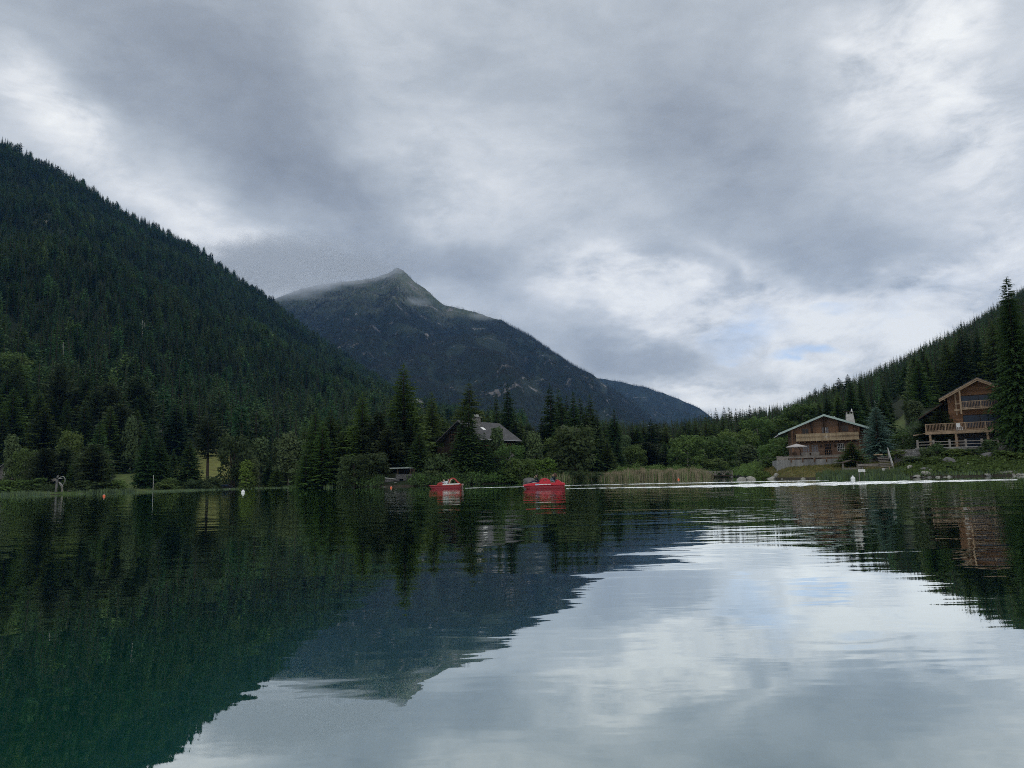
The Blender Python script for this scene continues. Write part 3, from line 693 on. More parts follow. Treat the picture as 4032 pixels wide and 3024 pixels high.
# ------------------------------------------------------------------ trees the photo shows one by one
g_c = 'dark spruces right of the timber house'
T = [
 # kind, px, top, width, distance, label, group
 ('birch', 47, 1706, 70, 172, 'grey-green tree over the stone-roofed hut at the left edge', None),
 ('broadleaf', 100, 1762, 80, 162, 'rounded grey-green tree right of the hut with the pale stone roof', None),
 ('pine', 177, 1764, 100, 160, 'dusky round pine behind the driftwood archer, on its left side', None),
 ('pine', 253, 1758, 84, 164, 'dusky narrow pine directly behind the bow of the driftwood archer', None),
 ('pine', 371, 1748, 120, 157, 'full blue-green pine standing above the orange buoy on the left', None),
 ('larch', 312, 1784, 84, 160, 'olive larch between the driftwood archer and the blue-green pine', None),
 ('wide_spruce', 389, 1658, 110, 205, 'dark pointed spruce rising behind the blue-green pine', None),
 ('larch', 430, 1594, 100, 235, 'tall soft green larch high over the left shore', None),
 ('larch', 300, 1590, 100, 265, 'olive larch on the slope above the driftwood archer', None),
 ('larch', 200, 1575, 90, 280, 'wide olive larch on the slope over the dusky pines', None),
 ('larch', 110, 1590, 100, 270, 'olive larch high behind the hut at the left edge', None),
 ('larch', 30, 1560, 100, 290, 'olive larch touching the left edge of the view', None),
 ('broadleaf', 275, 1690, 80, 215, 'leafy green tree halfway up behind the dusky pines', None),
 ('birch', 513, 1640, 64, 235, 'slim pale birch behind the lawn with the white pole', None),
 ('wide_spruce', 575, 1700, 108, 176, 'big black-green spruce with bare foot on the lawn, the one nearer the left edge', None),
 ('wide_spruce', 628, 1716, 110, 178, 'big black-green spruce on the lawn behind the white pole', None),
 ('wide_spruce', 745, 1735, 116, 182, 'dark spruce spreading to the ground beside the yellow meadow', None),
 ('spruce', 682, 1766, 54, 190, 'small dark spruce in the gap between two big dark spruces', None),
 ('bare_pine', 819, 1632, 120, 205, 'tall pine with a long bare trunk in front of the yellow meadow', None),
 ('larch', 735, 1585, 90, 350, 'green larch above the dark spruce by the meadow', None),
 ('larch', 880, 1565, 90, 360, 'larch on the slope just over the yellow meadow', None),
 ('dark_tree', 919, 1700, 110, 186, 'dark drooping tree at the edge of the yellow meadow', None),
 ('bright_tree', 971, 1806, 70, 182, 'small bright green tree on the shore behind the white buoy', None),
 ('birch', 1022, 1716, 84, 194, 'grey-green birch with a bare forked stem showing', None),
 ('birch', 1096, 1722, 62, 197, 'slender grey-green birch second before the tall olive spruces', None),
 ('birch', 1136, 1702, 92, 188, 'grey-green birch with a long slanting white trunk', None),
 ('birch', 1184, 1728, 70, 192, 'low grey-green birch against the first olive spruce', None),
 ('birch', 1000, 1794, 50, 186, 'narrow young birch beside the small bright tree', None),
 ('larch', 1090, 1836, 52, 184, 'small yellow-green conifer under the white-trunked birch', None),
 ('spruce', 1062, 1800, 50, 190, 'small dark conifer among the grey-green birches', None),
 ('dark_tree', 1150, 1840, 80, 192, 'dark low growth under the white-trunked birch', None),
 ('larch', 1242, 1602, 124, 164, 'tall ragged olive spruce at the end of the pale sedge strip', None),
 ('larch', 1300, 1610, 130, 168, 'tall ragged olive spruce, second from the pale sedge strip', None),
 ('larch', 1350, 1690, 110, 160, 'shorter olive conifer between the tall olive pair and the pointed larch', None),
 ('larch', 1205, 1760, 90, 158, 'low olive conifer leaning over the sedge strip', None),
 ('larch', 1427, 1541, 128, 160, 'pointed bright olive spruce just left of the small stone boathouse', None),
 ('dark_tree', 1395, 1790, 110, 150, 'dark leafy tree overhanging the water left of the boathouse', None),
 ('pine', 1492, 1622, 110, 158, 'brownish dark pine between the bright olive spruce and the great larch', None),
 ('dark_tree', 1470, 1780, 110, 146, 'black-green tree overhanging the water beside the boathouse', None),
 ('larch', 1590, 1428, 170, 166, 'great open-crowned larch, the tallest tree before the mountain', None),
 ('spruce', 1560, 1640, 90, 156, 'dark spruce at the foot of the great open larch', None),
 ('larch', 1702, 1540, 100, 186, 'blunt green larch between the great larch and the timber house', None),
 ('spruce', 1655, 1620, 80, 190, 'dark spruce behind the thick shore spruce by the boathouse', None),
 ('wide_spruce', 1652, 1700, 125, 149, 'thick green spruce right beside the boathouse roof', None),
 ('larch', 1850, 1504, 150, 190, 'broad light green larch behind the timber house', None),
 ('spruce', 1846, 1585, 120, 152, 'dark spruce standing in front of the timber house gable', None),
 ('spruce', 1822, 1632, 100, 151, 'second dark spruce before the gable of the timber house, shorter than the first', None),
 ('spruce', 1908, 1700, 76, 151, 'small dark spruce before the long side of the timber house', None),
 ('spruce', 1957, 1546, 64, 205, 'slim dark spruce behind the timber house roof', None),
 ('spruce', 2003, 1506, 96, 196, 'tall dark spruce with drooping tiers right behind the slate roof', None),
 ('spruce', 1924, 1592, 52, 212, 'short dark spruce directly behind the chimney of the timber house', None),
 ('spruce', 2030, 1640, 100, 190, 'dark spruce at the right eave of the timber house', None),
 ('birch', 1957, 1680, 66, 154, 'young grey-green birch in front of the slate roof', None),
 ('broadleaf', 2010, 1742, 92, 151, 'light green young tree under the right end of the slate roof', None),
 ('broadleaf', 2048, 1800, 104, 149, 'fresh green leafy tree on the bank above the grey boulder', None),
 ('birch', 2105, 1700, 74, 160, 'soft green birch between the timber house and the tall spruce group', None),
 ('bright_tree', 2112, 1804, 70, 156, 'low bright green tree behind the grey boulder', None),
 ('spruce', 2070, 1700, 60, 185, 'dark narrow spruce left of the soft green birch', None),
 ('spruce', 2170, 1506, 110, 192, 'tallest spruce of the group over the ridered pedal boat', g_c),
 ('spruce', 2203, 1526, 96, 196, 'second spruce of the tall group, close against the tallest', g_c),
 ('spruce', 2235, 1553, 80, 200, 'third spruce of the tall group, set a little back', g_c),
 ('spruce', 2262, 1537, 100, 190, 'fourth spruce of the tall group, broad and black-green', g_c),
 ('spruce', 2289, 1560, 90, 195, 'fifth spruce of the tall group, shorter than its neighbours', g_c),
 ('spruce', 2327, 1549, 96, 192, 'sixth spruce of the tall group with an open thin top', g_c),
 ('spruce', 2354, 1611, 76, 190, 'seventh and lowest spruce of the tall group', g_c),
 ('spruce', 2423, 1607, 92, 212, 'lone pointed spruce behind the left end of the reed bed', None),
 ('dark_tree', 2258, 1668, 170, 168, 'large round grey-green alder under the tall spruce group', None),
 ('broadleaf', 2200, 1712, 90, 172, 'green alder tucked at the left of the large round alder', None),
 ('bright_tree', 2160, 1800, 70, 160, 'low bright tree right of the grey boulder', None),
 ('larch', 2392, 1728, 64, 186, 'small bright pointed spruce above the reeds', None),
 ('spruce', 2432, 1724, 70, 192, 'dark small spruce beside the bright pointed one', None),
 ('birch', 2468, 1710, 56, 205, 'thin grey birch between small spruces over the reeds', None),
 ('broadleaf', 2497, 1746, 84, 198, 'green rounded tree above the middle of the reed bed', None),
 ('spruce', 2567, 1648, 96, 222, 'bushy dark spruce over the middle of the reed bed', None),
 ('pine', 2550, 1740, 100, 204, 'dusky round pine low behind the reeds', None),
 ('larch', 2620, 1740, 70, 208, 'green larch right of the dusky round pine', None),
 ('broadleaf', 2706, 1708, 120, 196, 'tall green alder with a pale stem over the reed bed', None),
 ('broadleaf', 2665, 1780, 70, 192, 'small alder left of the one with the pale stem', None),
 ('broadleaf', 2776, 1728, 90, 202, 'leafy alder just left of the footbridge trees', None),
 ('broadleaf', 2846, 1712, 150, 206, 'wide green alder crown above the wooden footbridge', None),
 ('broadleaf', 2900, 1686, 120, 218, 'alder standing taller behind the footbridge alder', None),
 ('broadleaf', 2808, 1802, 100, 192, 'low round alder at the left end of the footbridge', None),
 ('birch', 2945, 1752, 96, 184, 'birch with a white stem right of the footbridge', None),
 ('broadleaf', 2987, 1636, 110, 225, 'high rounded tree behind the pale rocks in the water', None),
 ('broadleaf', 3062, 1644, 100, 235, 'rounded tree above the left end of the chalet roof', None),
 ('broadleaf', 3165, 1586, 150, 215, 'big green tree crown behind the left roof slope of the chalet', None),
 ('broadleaf', 3098, 1716, 120, 136, 'bright leafy tree hugging the left wall of the chalet', None),
 ('broadleaf', 3036, 1744, 90, 142, 'leafy tree between the chalet terrace and the footbridge', None),
 ('bush', 3045, 1800, 80, 128, 'green shrub at the left end of the concrete terrace', None),
 ('spruce', 2808, 1672, 70, 245, 'dark spruce peeping over the footbridge alders', None),
 ('spruce', 2950, 1645, 56, 245, 'black spruce between two rounded tree crowns', None),
 ('spruce', 2825, 1604, 56, 330, 'thin-topped spruce on the skyline over the footbridge', None),
 ('spruce', 2857, 1600, 60, 340, 'skyline spruce second from the thin-topped one', None),
 ('larch', 2877, 1601, 60, 330, 'pale skyline larch left of the chalet', None),
 ('spruce', 2904, 1606, 50, 345, 'short skyline spruce in the middle of the gap', None),
 ('spruce', 2959, 1592, 52, 340, 'tallest dark skyline spruce between footbridge and chalet', None),
 ('larch', 2999, 1600, 60, 345, 'feathery skyline larch left of the chalet', None),
 ('spruce', 3199, 1541, 50, 385, 'dark skyline spruce over the chalet ridge', None),
 ('spruce', 3221, 1525, 52, 390, 'pointed skyline spruce right of the chalet ridge', None),
 ('larch', 3261, 1508, 60, 395, 'skyline larch with a loose crown over the chalet', None),
 ('larch', 3294, 1512, 56, 395, 'skyline larch next to the tall pale one', None),
 ('larch', 3315, 1486, 60, 400, 'tall pale skyline larch above the chalet roof', None),
 ('spruce', 3351, 1472, 64, 400, 'tallest skyline spruce left of the stone chimney', None),
 ('blue_spruce', 3456, 1597, 128, 111, 'big silvery blue spruce beside the chalet', None),
 ('spruce', 3481, 1550, 100, 138, 'pointed green spruce right behind the blue spruce', None),
 ('larch', 3354, 1738, 92, 107, 'full young spruce in front of the chalet terrace', None),
 ('birch', 3613, 1576, 64, 165, 'pale green birch above the dark wing of the large chalet', None),
 ('dark_tree', 3588, 1572, 44, 170, 'dark narrow tree left of the pale green birch', None),
 ('pine', 3706, 1612, 84, 106, 'dark pine in front of the dark wing of the large chalet', None),
 ('pine', 3652, 1650, 100, 107, 'spreading pine at the left end of the long balcony', None),
 ('broadleaf', 3560, 1700, 110, 116, 'leafy green tree between the two chalets', None),
 ('larch', 3587, 1422, 76, 335, 'green larch on the hillside above the gap between the chalets', None),
 ('larch', 3646, 1407, 84, 325, 'tall soft larch on the hillside above the dark wing', None),
 ('spruce', 3735, 1368, 90, 330, 'dark spruce on the hillside over the large chalet roof', None),
 ('spruce', 3700, 1440, 70, 300, 'dark spruce lower left of the large chalet ridge', None),
 ('spruce', 3815, 1473, 60, 290, 'small spruce right behind the large chalet ridge', None),
 ('larch', 3905, 1335, 110, 240, 'tall dark green larch left of the huge spruce', None),
 ('spruce', 3340, 1560, 90, 260, 'dark spruce behind the stone chimney', None),
 ('spruce', 3400, 1500, 90, 300, 'broad spruce between the chimney and the small upper house', None),
 ('larch', 3290, 1600, 80, 250, 'green larch close behind the chalet roof', None),
 ('giant_spruce', 4000, 1084, 192, 98, 'huge dark spruce towering over the large chalet at the right edge', None),
 ('giant_spruce', 4095, 1190, 180, 104, 'second huge spruce cut by the right edge of the view', None),
 ('broadleaf', 18, 1384, 120, 345, 'light green leafy tree high on the slope at the left edge', None),
 ('broadleaf', 80, 1402, 120, 350, 'light green leafy tree high on the slope, second from the left edge', None),
 ('broadleaf', 140, 1440, 110, 340, 'light green leafy tree high on the slope, third from the left edge', None),
 ('broadleaf', 195, 1490, 90, 335, 'smaller light green leafy tree just below the high leafy group', None),
 ('larch', 1270, 1655, 120, 159, 'full olive spruce filling the gap between the two tall ragged ones', None),
 ('larch', 1332, 1645, 110, 172, 'olive spruce set behind the second tall ragged one', None),
 ('larch', 1385, 1650, 110, 172, 'olive green spruce between the shorter olive conifer and the pointed bright one', None),
 ('spruce', 1452, 1650, 110, 168, 'dark spruce behind the pointed bright olive spruce', None),
 ('pine', 1528, 1690, 100, 154, 'dark pine filling the space left of the great open larch', None),
 ('spruce', 1618, 1660, 110, 158, 'dark spruce at the near side of the great open larch', None),
 ('larch', 1745, 1640, 100, 196, 'green larch behind the left roof edge of the timber house', None),
 ('spruce', 2215, 1560, 110, 186, 'broad spruce standing forward in the tall spruce group', g_c),
 ('spruce', 2310, 1600, 110, 186, 'broad lower spruce at the reed side of the tall spruce group', g_c),
 ('spruce', 2135, 1640, 80, 190, 'dark spruce between the soft birch and the tallest spruce', None),
 # shrubs
 ('dark_bush', 835, 1874, 72, 176, 'dense round green bush at the foot of the bare-trunked pine', None),
 ('dark_bush', 770, 1890, 60, 174, 'low bush left of the dense round one', None),
 ('bush', 672, 1880, 54, 172, 'small fresh bush behind the little white bench', None),
 ('bush', 640, 1895, 60, 171, 'low bush behind the pale sedge strip', None),
 ('bush', 465, 1888, 60, 158, 'rounded bush at the right end of the reeds by the orange buoy', None),
 ('bush', 120, 1880, 90, 156, 'light green bush left of the driftwood archer', None),
 ('bush', 40, 1885, 90, 156, 'light green bush at the left edge of the shore', None),
 ('dark_bush', 350, 1890, 110, 155, 'dark bush under the blue-green pine', None),
 ('dark_bush', 1726, 1782, 100, 148, 'round olive-dark bush left of the lower deck', None),
 ('bush', 1785, 1815, 60, 150, 'yellowish shrub under the lower deck of the timber house', None),
 ('dark_bush', 1700, 1850, 70, 144, 'dark shrub on the shore behind the slide of the far pedal boat', None),
 ('dark_bush', 1800, 1860, 70, 147, 'dark shrub on the shore below the timber house', None),
 ('bush', 1915, 1848, 80, 153, 'shrub with pale flowers under the deck posts', None),
 ('bush', 1965, 1850, 80, 152, 'yellow-green shrub below the last deck post', None),
 ('bush', 1880, 1868, 80, 150, 'low shrub between the dark spruce and the flowering shrub', None),
 ('dark_bush', 1940, 1880, 80, 149, 'dark shrub overhanging the water below the deck', None),
 ('bush', 2075, 1850, 80, 150, 'yellow-green shrub touching the grey boulder', None),
 ('bush', 2010, 1870, 80, 149, 'leafy shrub on the water edge left of the grey boulder', None),
 ('bush', 2140, 1865, 60, 158, 'small shrub right of the grey boulder', None),
 ('dark_bush', 2230, 1850, 120, 164, 'dark undershrub at the left of the reeds', None),
 ('dark_bush', 2330, 1860, 110, 172, 'dark undershrub behind the first reeds', None),
 ('bush', 2985, 1845, 60, 122, 'bright grassy shrub left of the mown bank', None),
 ('bush', 3010, 1855, 44, 115, 'small bright shrub at the foot of the mown bank', None),
 ('bush', 3590, 1766, 120, 104, 'wide green shrub left of the stone terrace', None),
 ('bush', 3545, 1770, 70, 108, 'leafy shrub beside the wooden stairs', None),
 ('dark_bush', 3600, 1795, 90, 98, 'dark shrub above the round boulder', None),
 ('dark_bush', 3688, 1742, 56, 98, 'young pine shrub against the terrace railing', None),
 ('dark_bush', 3648, 1762, 46, 97, 'small pine shrub at the terrace corner', None),
 ('bush', 3762, 1766, 84, 97, 'bright shrub in the middle of the rockery', None),
 ('bush', 3730, 1772, 60, 98, 'grey-green shrub under the terrace railing', None),
 ('dark_bush', 3833, 1764, 64, 97, 'dark shrub right of the bright rockery shrub', None),
 ('dark_bush', 3898, 1730, 60, 97, 'upright dark shrub against the stone terrace wall', None),
 ('bush', 3677, 1796, 64, 94, 'low round shrub between pale boulders', None),
 ('bush', 3834, 1806, 54, 93, 'low round shrub beside the rock slabs', None),
 ('bush', 3958, 1772, 84, 94, 'round shrub under the corner of the stone terrace', None),
 ('bush', 4015, 1782, 100, 93, 'wide shrub at the right edge of the rockery', None),
 ('bush', 3880, 1836, 60, 90, 'low shrub on the waterside below the rock slabs', None),
 ('bush', 3760, 1832, 70, 91, 'low olive shrub on the waterside rockery', None),
]
for i, (k, px, top, w_, D, lab, g) in enumerate(T):
    tree(k, px, top, w_, D, lab, g, var=i)

# scattered trees: the nearest ones are built one by one, the rest become one mass per hillside
rs_ = random.Random(11)
SKYL = [(-400, -900), (0, 450), (1100, 1100), (1180, 1625), (1380, 1640), (2130, 1640), (2300, 1640), (2500, 1665), (2700, 1648), (2760, 1628), (2950, 1612), (3100, 1590), (3180, 1560), (3300, 1515), (3400, 1475), (3500, 1432), (3646, 1362), (3828, 1262), (3974, 1170), (4032, 1120), (4400, 800)]
def fit_height(px, D, z, hh, jit):
    lim = P(px, lerp_table(SKYL, px) + jit, D).z
    return min(hh, lim - z)
def scatter(hk, n, u0, u1, dmin, dmax, hmin, hmax, keep=lambda px, D, x: True, power=1.0, rr=(.15, .22)):
    out = []; h = H[hk]
    for _ in range(n * 4):
        if len(out) >= n: break
        # uniform over area: density along a column grows with distance
        u = rs_.uniform(u0, u1); D = math.sqrt(rs_.uniform(dmin ** 2, dmax ** 2)) if power == 1 else dmin + (dmax - dmin) * rs_.random() ** power
        z = h.at(u, D)
        if z is None: continue
        if hk in ('left', 'right') and ground_z(u * D, D) > z: z = ground_z(u * D, D)
        px = 2016 + u * FPX
        if not keep(px, D, z): continue
        hh = rs_.uniform(hmin, hmax) * (1.12 if rs_.random() < .1 else 1)
        if hk == 'right' or (hk == 'left' and px > 1180 and D < 330): 
            hh = fit_height(px, D, z, hh * 1.15, rs_.uniform(-22, 70))
            if hh < 4.5: continue
        out.append((u * D, D, z - .4, hh, hh * rs_.uniform(*rr), rs_.uniform(0, 6.28)))
    return out
def keep_left(px, D, z):
    d = D - shore_u((px - 2016) / FPX)
    if D < 235: return False
    if px < 235 and D < 345 and rs_.random() < .35: return False
    if 722 < px < 915 and d < 155: return False
    if 600 < px < 735 and d < 150: return rs_.random() < .12
    if 1150 < px and D < 320 and rs_.random() < .5: return False
    return True
def keep_right(px, D, z):
    if px < 2985 and D < 245: return False
    if px > 3380 and D < 200: return False
    if 3050 < px < 3440 and D < 190: return False
    if 3500 < px < 3590 and 180 < D < 345: return False
    if 3380 < px < 3500 and 190 < D < 300: return rs_.random() < .35
    return True
left = scatter('left', 21000, U(-350), U(2100), 235, 2100, 13, 25, keep_left, rr=(.17, .27))
right = scatter('right', 9000, U(2150), U(4500), 160, 1050, 13, 21, keep_right, rr=(.14, .21))
mid = []
for _ in range(1500):      # the wood on the flat ground behind the reeds, up to the right-hand hill
    px = rs_.uniform(2080, 3300); D = rs_.uniform(225, 480)
    if px > 2960 and D < 250: continue
    x = U(px) * D; z = land_z(x, D) - .3; hh = fit_height(px, D, z, rs_.uniform(11, 19), rs_.uniform(-10, 40))
    if hh > 4: mid.append((x, D, z, hh, hh * rs_.uniform(.16, .23), rs_.uniform(0, 6.28)))
back = []
for _ in range(380):      # trees behind the timber house and the olive spruces
    px = rs_.uniform(1180, 2120); D = rs_.uniform(205, 300)
    x = U(px) * D; z = land_z(x, D) - .3; hh = fit_height(px, D, z, rs_.uniform(10, 16), rs_.uniform(0, 60))
    if hh > 4: back.append((x, D, z, hh, hh * rs_.uniform(.16, .23), rs_.uniform(0, 6.28)))
singles = []
left.sort(key=lambda p: p[1]); right.sort(key=lambda p: p[1]); mid.sort(key=lambda p: p[1]); back.sort(key=lambda p: p[1])
infr = lambda p: -40 < 2016 + p[0] / p[1] * FPX < 4072
NS = dict(left=80, right=36, mid=56, back=34)
LAB = dict(
    left=('conifers low on the left hillside', [(150, 'above the stone-roofed hut'), (330, 'above the driftwood archer'), (470, 'above the orange buoy'), (640, 'above the big black-green spruces'), (760, 'below the chairlift pylon'), (930, 'above the yellow meadow'), (1080, 'above the small bright tree'), (1240, 'above the grey-green birches'), (9999, 'above the olive spruces')], 'on the left hillside'),
    right=('conifers low on the right hillside', [(3060, 'over the pale rocks in the water'), (3200, 'over the left end of the chalet roof'), (3340, 'over the chalet ridge'), (3480, 'over the stone chimney'), (3620, 'over the gap between the chalets'), (3780, 'over the dark wing of the large chalet'), (9999, 'behind the large chalet')], 'on the right hillside'),
    mid=('conifers of the wood behind the reed bed', [(2300, 'behind the tall spruce group'), (2450, 'over the left end of the reed bed'), (2600, 'over the middle of the reed bed'), (2760, 'over the right end of the reed bed'), (2900, 'over the footbridge'), (9999, 'between the footbridge and the chalet')], 'of the flat wood'),
    back=('conifers of the wood behind the timber house', [(1330, 'behind the two ragged olive spruces'), (1480, 'behind the pointed bright olive spruce'), (1640, 'behind the great larch'), (1800, 'left of the timber house roof'), (1960, 'behind the timber house roof'), (9999, 'right of the timber house')], 'of the back wood'))
rest = {}
for key, lst in (('left', left), ('right', right), ('mid', mid), ('back', back)):
    take, keep = [], []
    for p in lst: (take if len(take) < NS[key] and infr(p) else keep).append(p)
    rest[key] = keep
    for p in take:
        kk = rs_.choice(['spruce', 'larch', 'larch', 'spruce', 'pine'] if key != 'right' else ['spruce', 'larch', 'spruce'])
        px_ = 2016 + p[0] / p[1] * FPX; wh = next(t_ for lim, t_ in LAB[key][1] if px_ < lim)
        plant(kk, p[0], p[1], p[3], p[4] * .95, '%s %s %s %s' % ('short' if p[3] < 11 else 'tall' if p[3] > 17 else 'middle-sized', KIND[kk][0], LAB[key][2], wh), LAB[key][0], p[2])
forest('conifer_forest', rest['left'], MID + SPIRE, 'forest', 'dense conifer forest covering the long hillside on the left')
forest('conifer_forest', rest['right'], SPIRE, 'forest', 'dense conifer forest on the hillside rising at the right')
forest('conifer_forest', rest['mid'] + rest['back'], SPIRE, 'forest', 'dark conifer wood closing the valley behind the reeds and the timber house')
def keep_mtn(px, D, z):
    zz_ = z + noise.fractal(Vector((px * .004, D * .0012, 3)), 1, 2, 4) * 160
    if noise.fractal(Vector((px * .012, z * .009, 8)), 1, 2, 4) > .33: return False
    if zz_ > 950: return rs_.random() < .13
    if zz_ > 720: return rs_.random() < .13 + .8 * (950 - zz_) / 230
    return True
mt_pts = scatter('mtn', 85000, U(1000), U(2760), 2100, 4250, 14, 24, keep_mtn, rr=(.18, .26))
mt_pts += scatter('spur', 34000, U(1250), U(2400), 1750, 3030, 13, 21, lambda px, D, z: noise.fractal(Vector((px * .012, z * .009, 18)), 1, 2, 4) < .30, rr=(.18, .26))
fr_pts = scatter('far', 22000, U(2130), U(2920), 3900, 5650, 16, 26, lambda px, D, z: noise.fractal(Vector((px * .02, z * .009, 28)), 1, 2, 4) < .34, rr=(.18, .26))
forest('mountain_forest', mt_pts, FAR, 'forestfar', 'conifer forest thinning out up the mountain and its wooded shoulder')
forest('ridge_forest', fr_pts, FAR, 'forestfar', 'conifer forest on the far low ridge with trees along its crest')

# ------------------------------------------------------------------ air
def build_haze():
    m = MB(); m.box(-6500, 6500, -1500, 8000, -6.0, 1900); hz = m.build('haze', None)
    mat = bpy.data.materials.new('haze'); mat.use_nodes = True; t = NT(mat.node_tree)
    v = t.n('ShaderNodeVolumePrincipled', {'Color': (.20, .47, .98, 1), 'Density': HAZE, 'Anisotropy': 0.0})
    t.n('ShaderNodeOutputMaterial', {'Volume': v.outputs[0]})
    hz.data.materials.append(mat); tag(hz, 'thin blue air between the lake and the mountain', kind='stuff')
HAZE = 0.000042
build_haze()

def cloud_bank(px, py, D, rx, ry, rz, dens, label, seed):
    """low cloud, part of the bright cloud layer: a vapour that glows like the rest of the sky and hides what lies behind"""
    import bmesh
    bm = bmesh.new(); bmesh.ops.create_icosphere(bm, subdivisions=4, radius=1)
    for v in bm.verts:
        n_ = v.co.normalized(); k = 1 + .35 * noise.fractal(n_ * 1.6 + Vector((seed, 0, 0)), 1, 2, 5); v.co = Vector((n_.x * rx, n_.y * ry, n_.z * rz)) * k
    me = bpy.data.meshes.new('cloud'); bm.to_mesh(me); bm.free()
    m = bpy.data.materials.new('cloud_vapour'); m.use_nodes = True; t = NT(m.node_tree)
    oc = t.n('ShaderNodeTexCoord').outputs['Object']
    q = t.n('ShaderNodeVectorMath', {0: oc, 1: (1 / rx, 1 / ry, 1 / rz)}, operation='MULTIPLY').outputs[0]
    l = t.n('ShaderNodeVectorMath', {0: q}, operation='LENGTH').outputs['Value']
    nz = t.noise(t.n('ShaderNodeMapping', {0: oc, 3: (1, 1, 1.6)}).outputs[0], .007, 4, .6)
    dn = t.math('MULTIPLY', t.mr(t.math('ADD', l, t.math('MULTIPLY', t.math('SUBTRACT', nz, .5), 1.3)), 1.0, .25, 0.0, 1.0, 'SMOOTHSTEP'), dens)
    ab = t.n('ShaderNodeVolumeAbsorption', {'Color': (0, 0, 0, 1), 'Density': dn})
    em = t.n('ShaderNodeEmission', {'Color': (.335, .375, .425, 1), 'Strength': dn})
    ad = t.n('ShaderNodeAddShader', {0: ab.outputs[0], 1: em.outputs[0]}); t.n('ShaderNodeOutputMaterial', {'Volume': ad.outputs[0]})
    me.materials.append(m); o = bpy.data.objects.new('cloud', me); COL.objects.link(o); o.location = P(px, py, D); tag(o, label, kind='stuff')
cloud_bank(1120, 1040, 3850, 700, 300, 165, .0085, 'grey cloud lying over the left shoulder of the mountain', 1)
cloud_bank(1060, 1120, 3600, 400, 200, 80, .0070, 'lower edge of the cloud where shoulder and hillside meet', 4)
cloud_bank(1400, 1055, 3960, 340, 180, 72, .0085, 'thin tongue of cloud reaching toward the foot of the summit', 7)
cloud_bank(1640, 1190, 3750, 95, 70, 34, .0042, 'wisp of mist below the summit', 9)
cloud_bank(1900, 1245, 3500, 85, 60, 26, .0042, 'wisp of mist on the falling ridge', 11)

def ground_hit(px, py, d0=200, d1=2200):
    D = d0
    while D < d1:
        p = P(px, py, D)
        if land_z(p.x, D) >= p.z: return D
        D += 4
    return None
for px, t_, b_, r_, lab in [(561, 1262, 1342, .32, 'bare pale trunk, first of two standing close together high on the left slope'), (569, 1268, 1344, .3, 'bare pale trunk, second of two standing close together high on the left slope'),
        (249, 1348, 1438, .25, 'bare pale trunk over the wide olive larch'), (284, 1381, 1425, .2, 'short bare trunk right of the one over the wide olive larch'), (24, 1305, 1350, .25, 'bare trunk near the left edge of the slope'),
        (883, 1592, 1675, .16, 'thin pale trunk above the yellow meadow'), (903, 1590, 1670, .2, 'thicker pale trunk above the yellow meadow'), (1180, 1395, 1430, .3, 'pale dead trunk low on the slope before the mountain'), (182, 868, 892, .8, 'white snag high on the left slope')]:
    D = ground_hit(px, b_)
    if not D: continue
    D -= 12; p0, p1 = P(px, b_ + 8, D), P(px, t_, D); m = MB(); m.tube([p0 - p0 - Vector((0, 0, 3)), (p1 - p0) * .5, p1 - p0], [r_, r_ * .85, r_ * .5], 6)
    for s in (-1, 1): q0 = (p1 - p0) * .8; m.tube([q0, q0 + Vector((s * r_ * 4, 0, r_ * 3))], [r_ * .4, r_ * .15], 4)
    o = m.build('dead_tree', M['birchbark']); o.location = p0; tag(o, lab, 'dead tree')
# ------------------------------------------------------------------ building materials
M['log'] = mat_wood('brown_logs', (.115, .070, .048), (.225, .145, .100), .8, 'Z', .17)
M['logdark'] = mat_wood('dark_logs', (.018, .015, .013), (.036, .028, .024), .85, 'Z', .18)
M['plank'] = mat_wood('orange_planks', (.16, .082, .045), (.30, .165, .090), .7, 'Z', .20)
M['palewood'] = mat_wood('pale_balcony_wood', (.29, .215, .13), (.45, .36, .24), .75, 'X', .16)
M['beam'] = mat_plain('weathered_beam', (.31, .225, .15), .8, .2, .3, 3, .3)
M['greywood'] = mat_plain('grey_weathered_wood', (.22, .20, .18), .85, .2, .3, 3, .3)
M['darkwood'] = mat_plain('dark_wood', (.045, .030, .022), .8, .2, .3, 3, .3)
M['brownwood'] = mat_plain('brown_wood', (.20, .115, .070), .8, .2, .3, 3, .3)
M['slate'] = mat_stonewall('slate_roof', (.080, .080, .084), (.120, .119, .122), .35, .30)
M['palestone'] = mat_rock('pale_stone_slabs', (.25, .25, .24), (.42, .42, .40), 1.2)
M['fascia'] = mat_plain('pale_green_fascia', (.36, .46, .43), .5, .4, .1)
M['plaster'] = mat_plain('grey_render', (.34, .33, .32), .9, .2, .2, 2, .2)
M['white'] = mat_plain('white_paint', (.75, .75, .74), .5, .4, .06)
M['curtain'] = mat_plain('net_curtain', (.20, .20, .22), .8, .2, .3, 6)
M['glassdark'] = mat_glass('dark_glass', (.006, .007, .009), .08)
M['glassblue'] = mat_glass('blue_reflecting_glass', (.020, .038, .070), .10, .02)
M['wallstone'] = mat_stonewall('dry_stone', (.17, .165, .155), (.33, .32, .30), .55, .17)
M['wallstonedark'] = mat_stonewall('dark_stone', (.075, .075, .080), (.15, .145, .14), .5, .18)
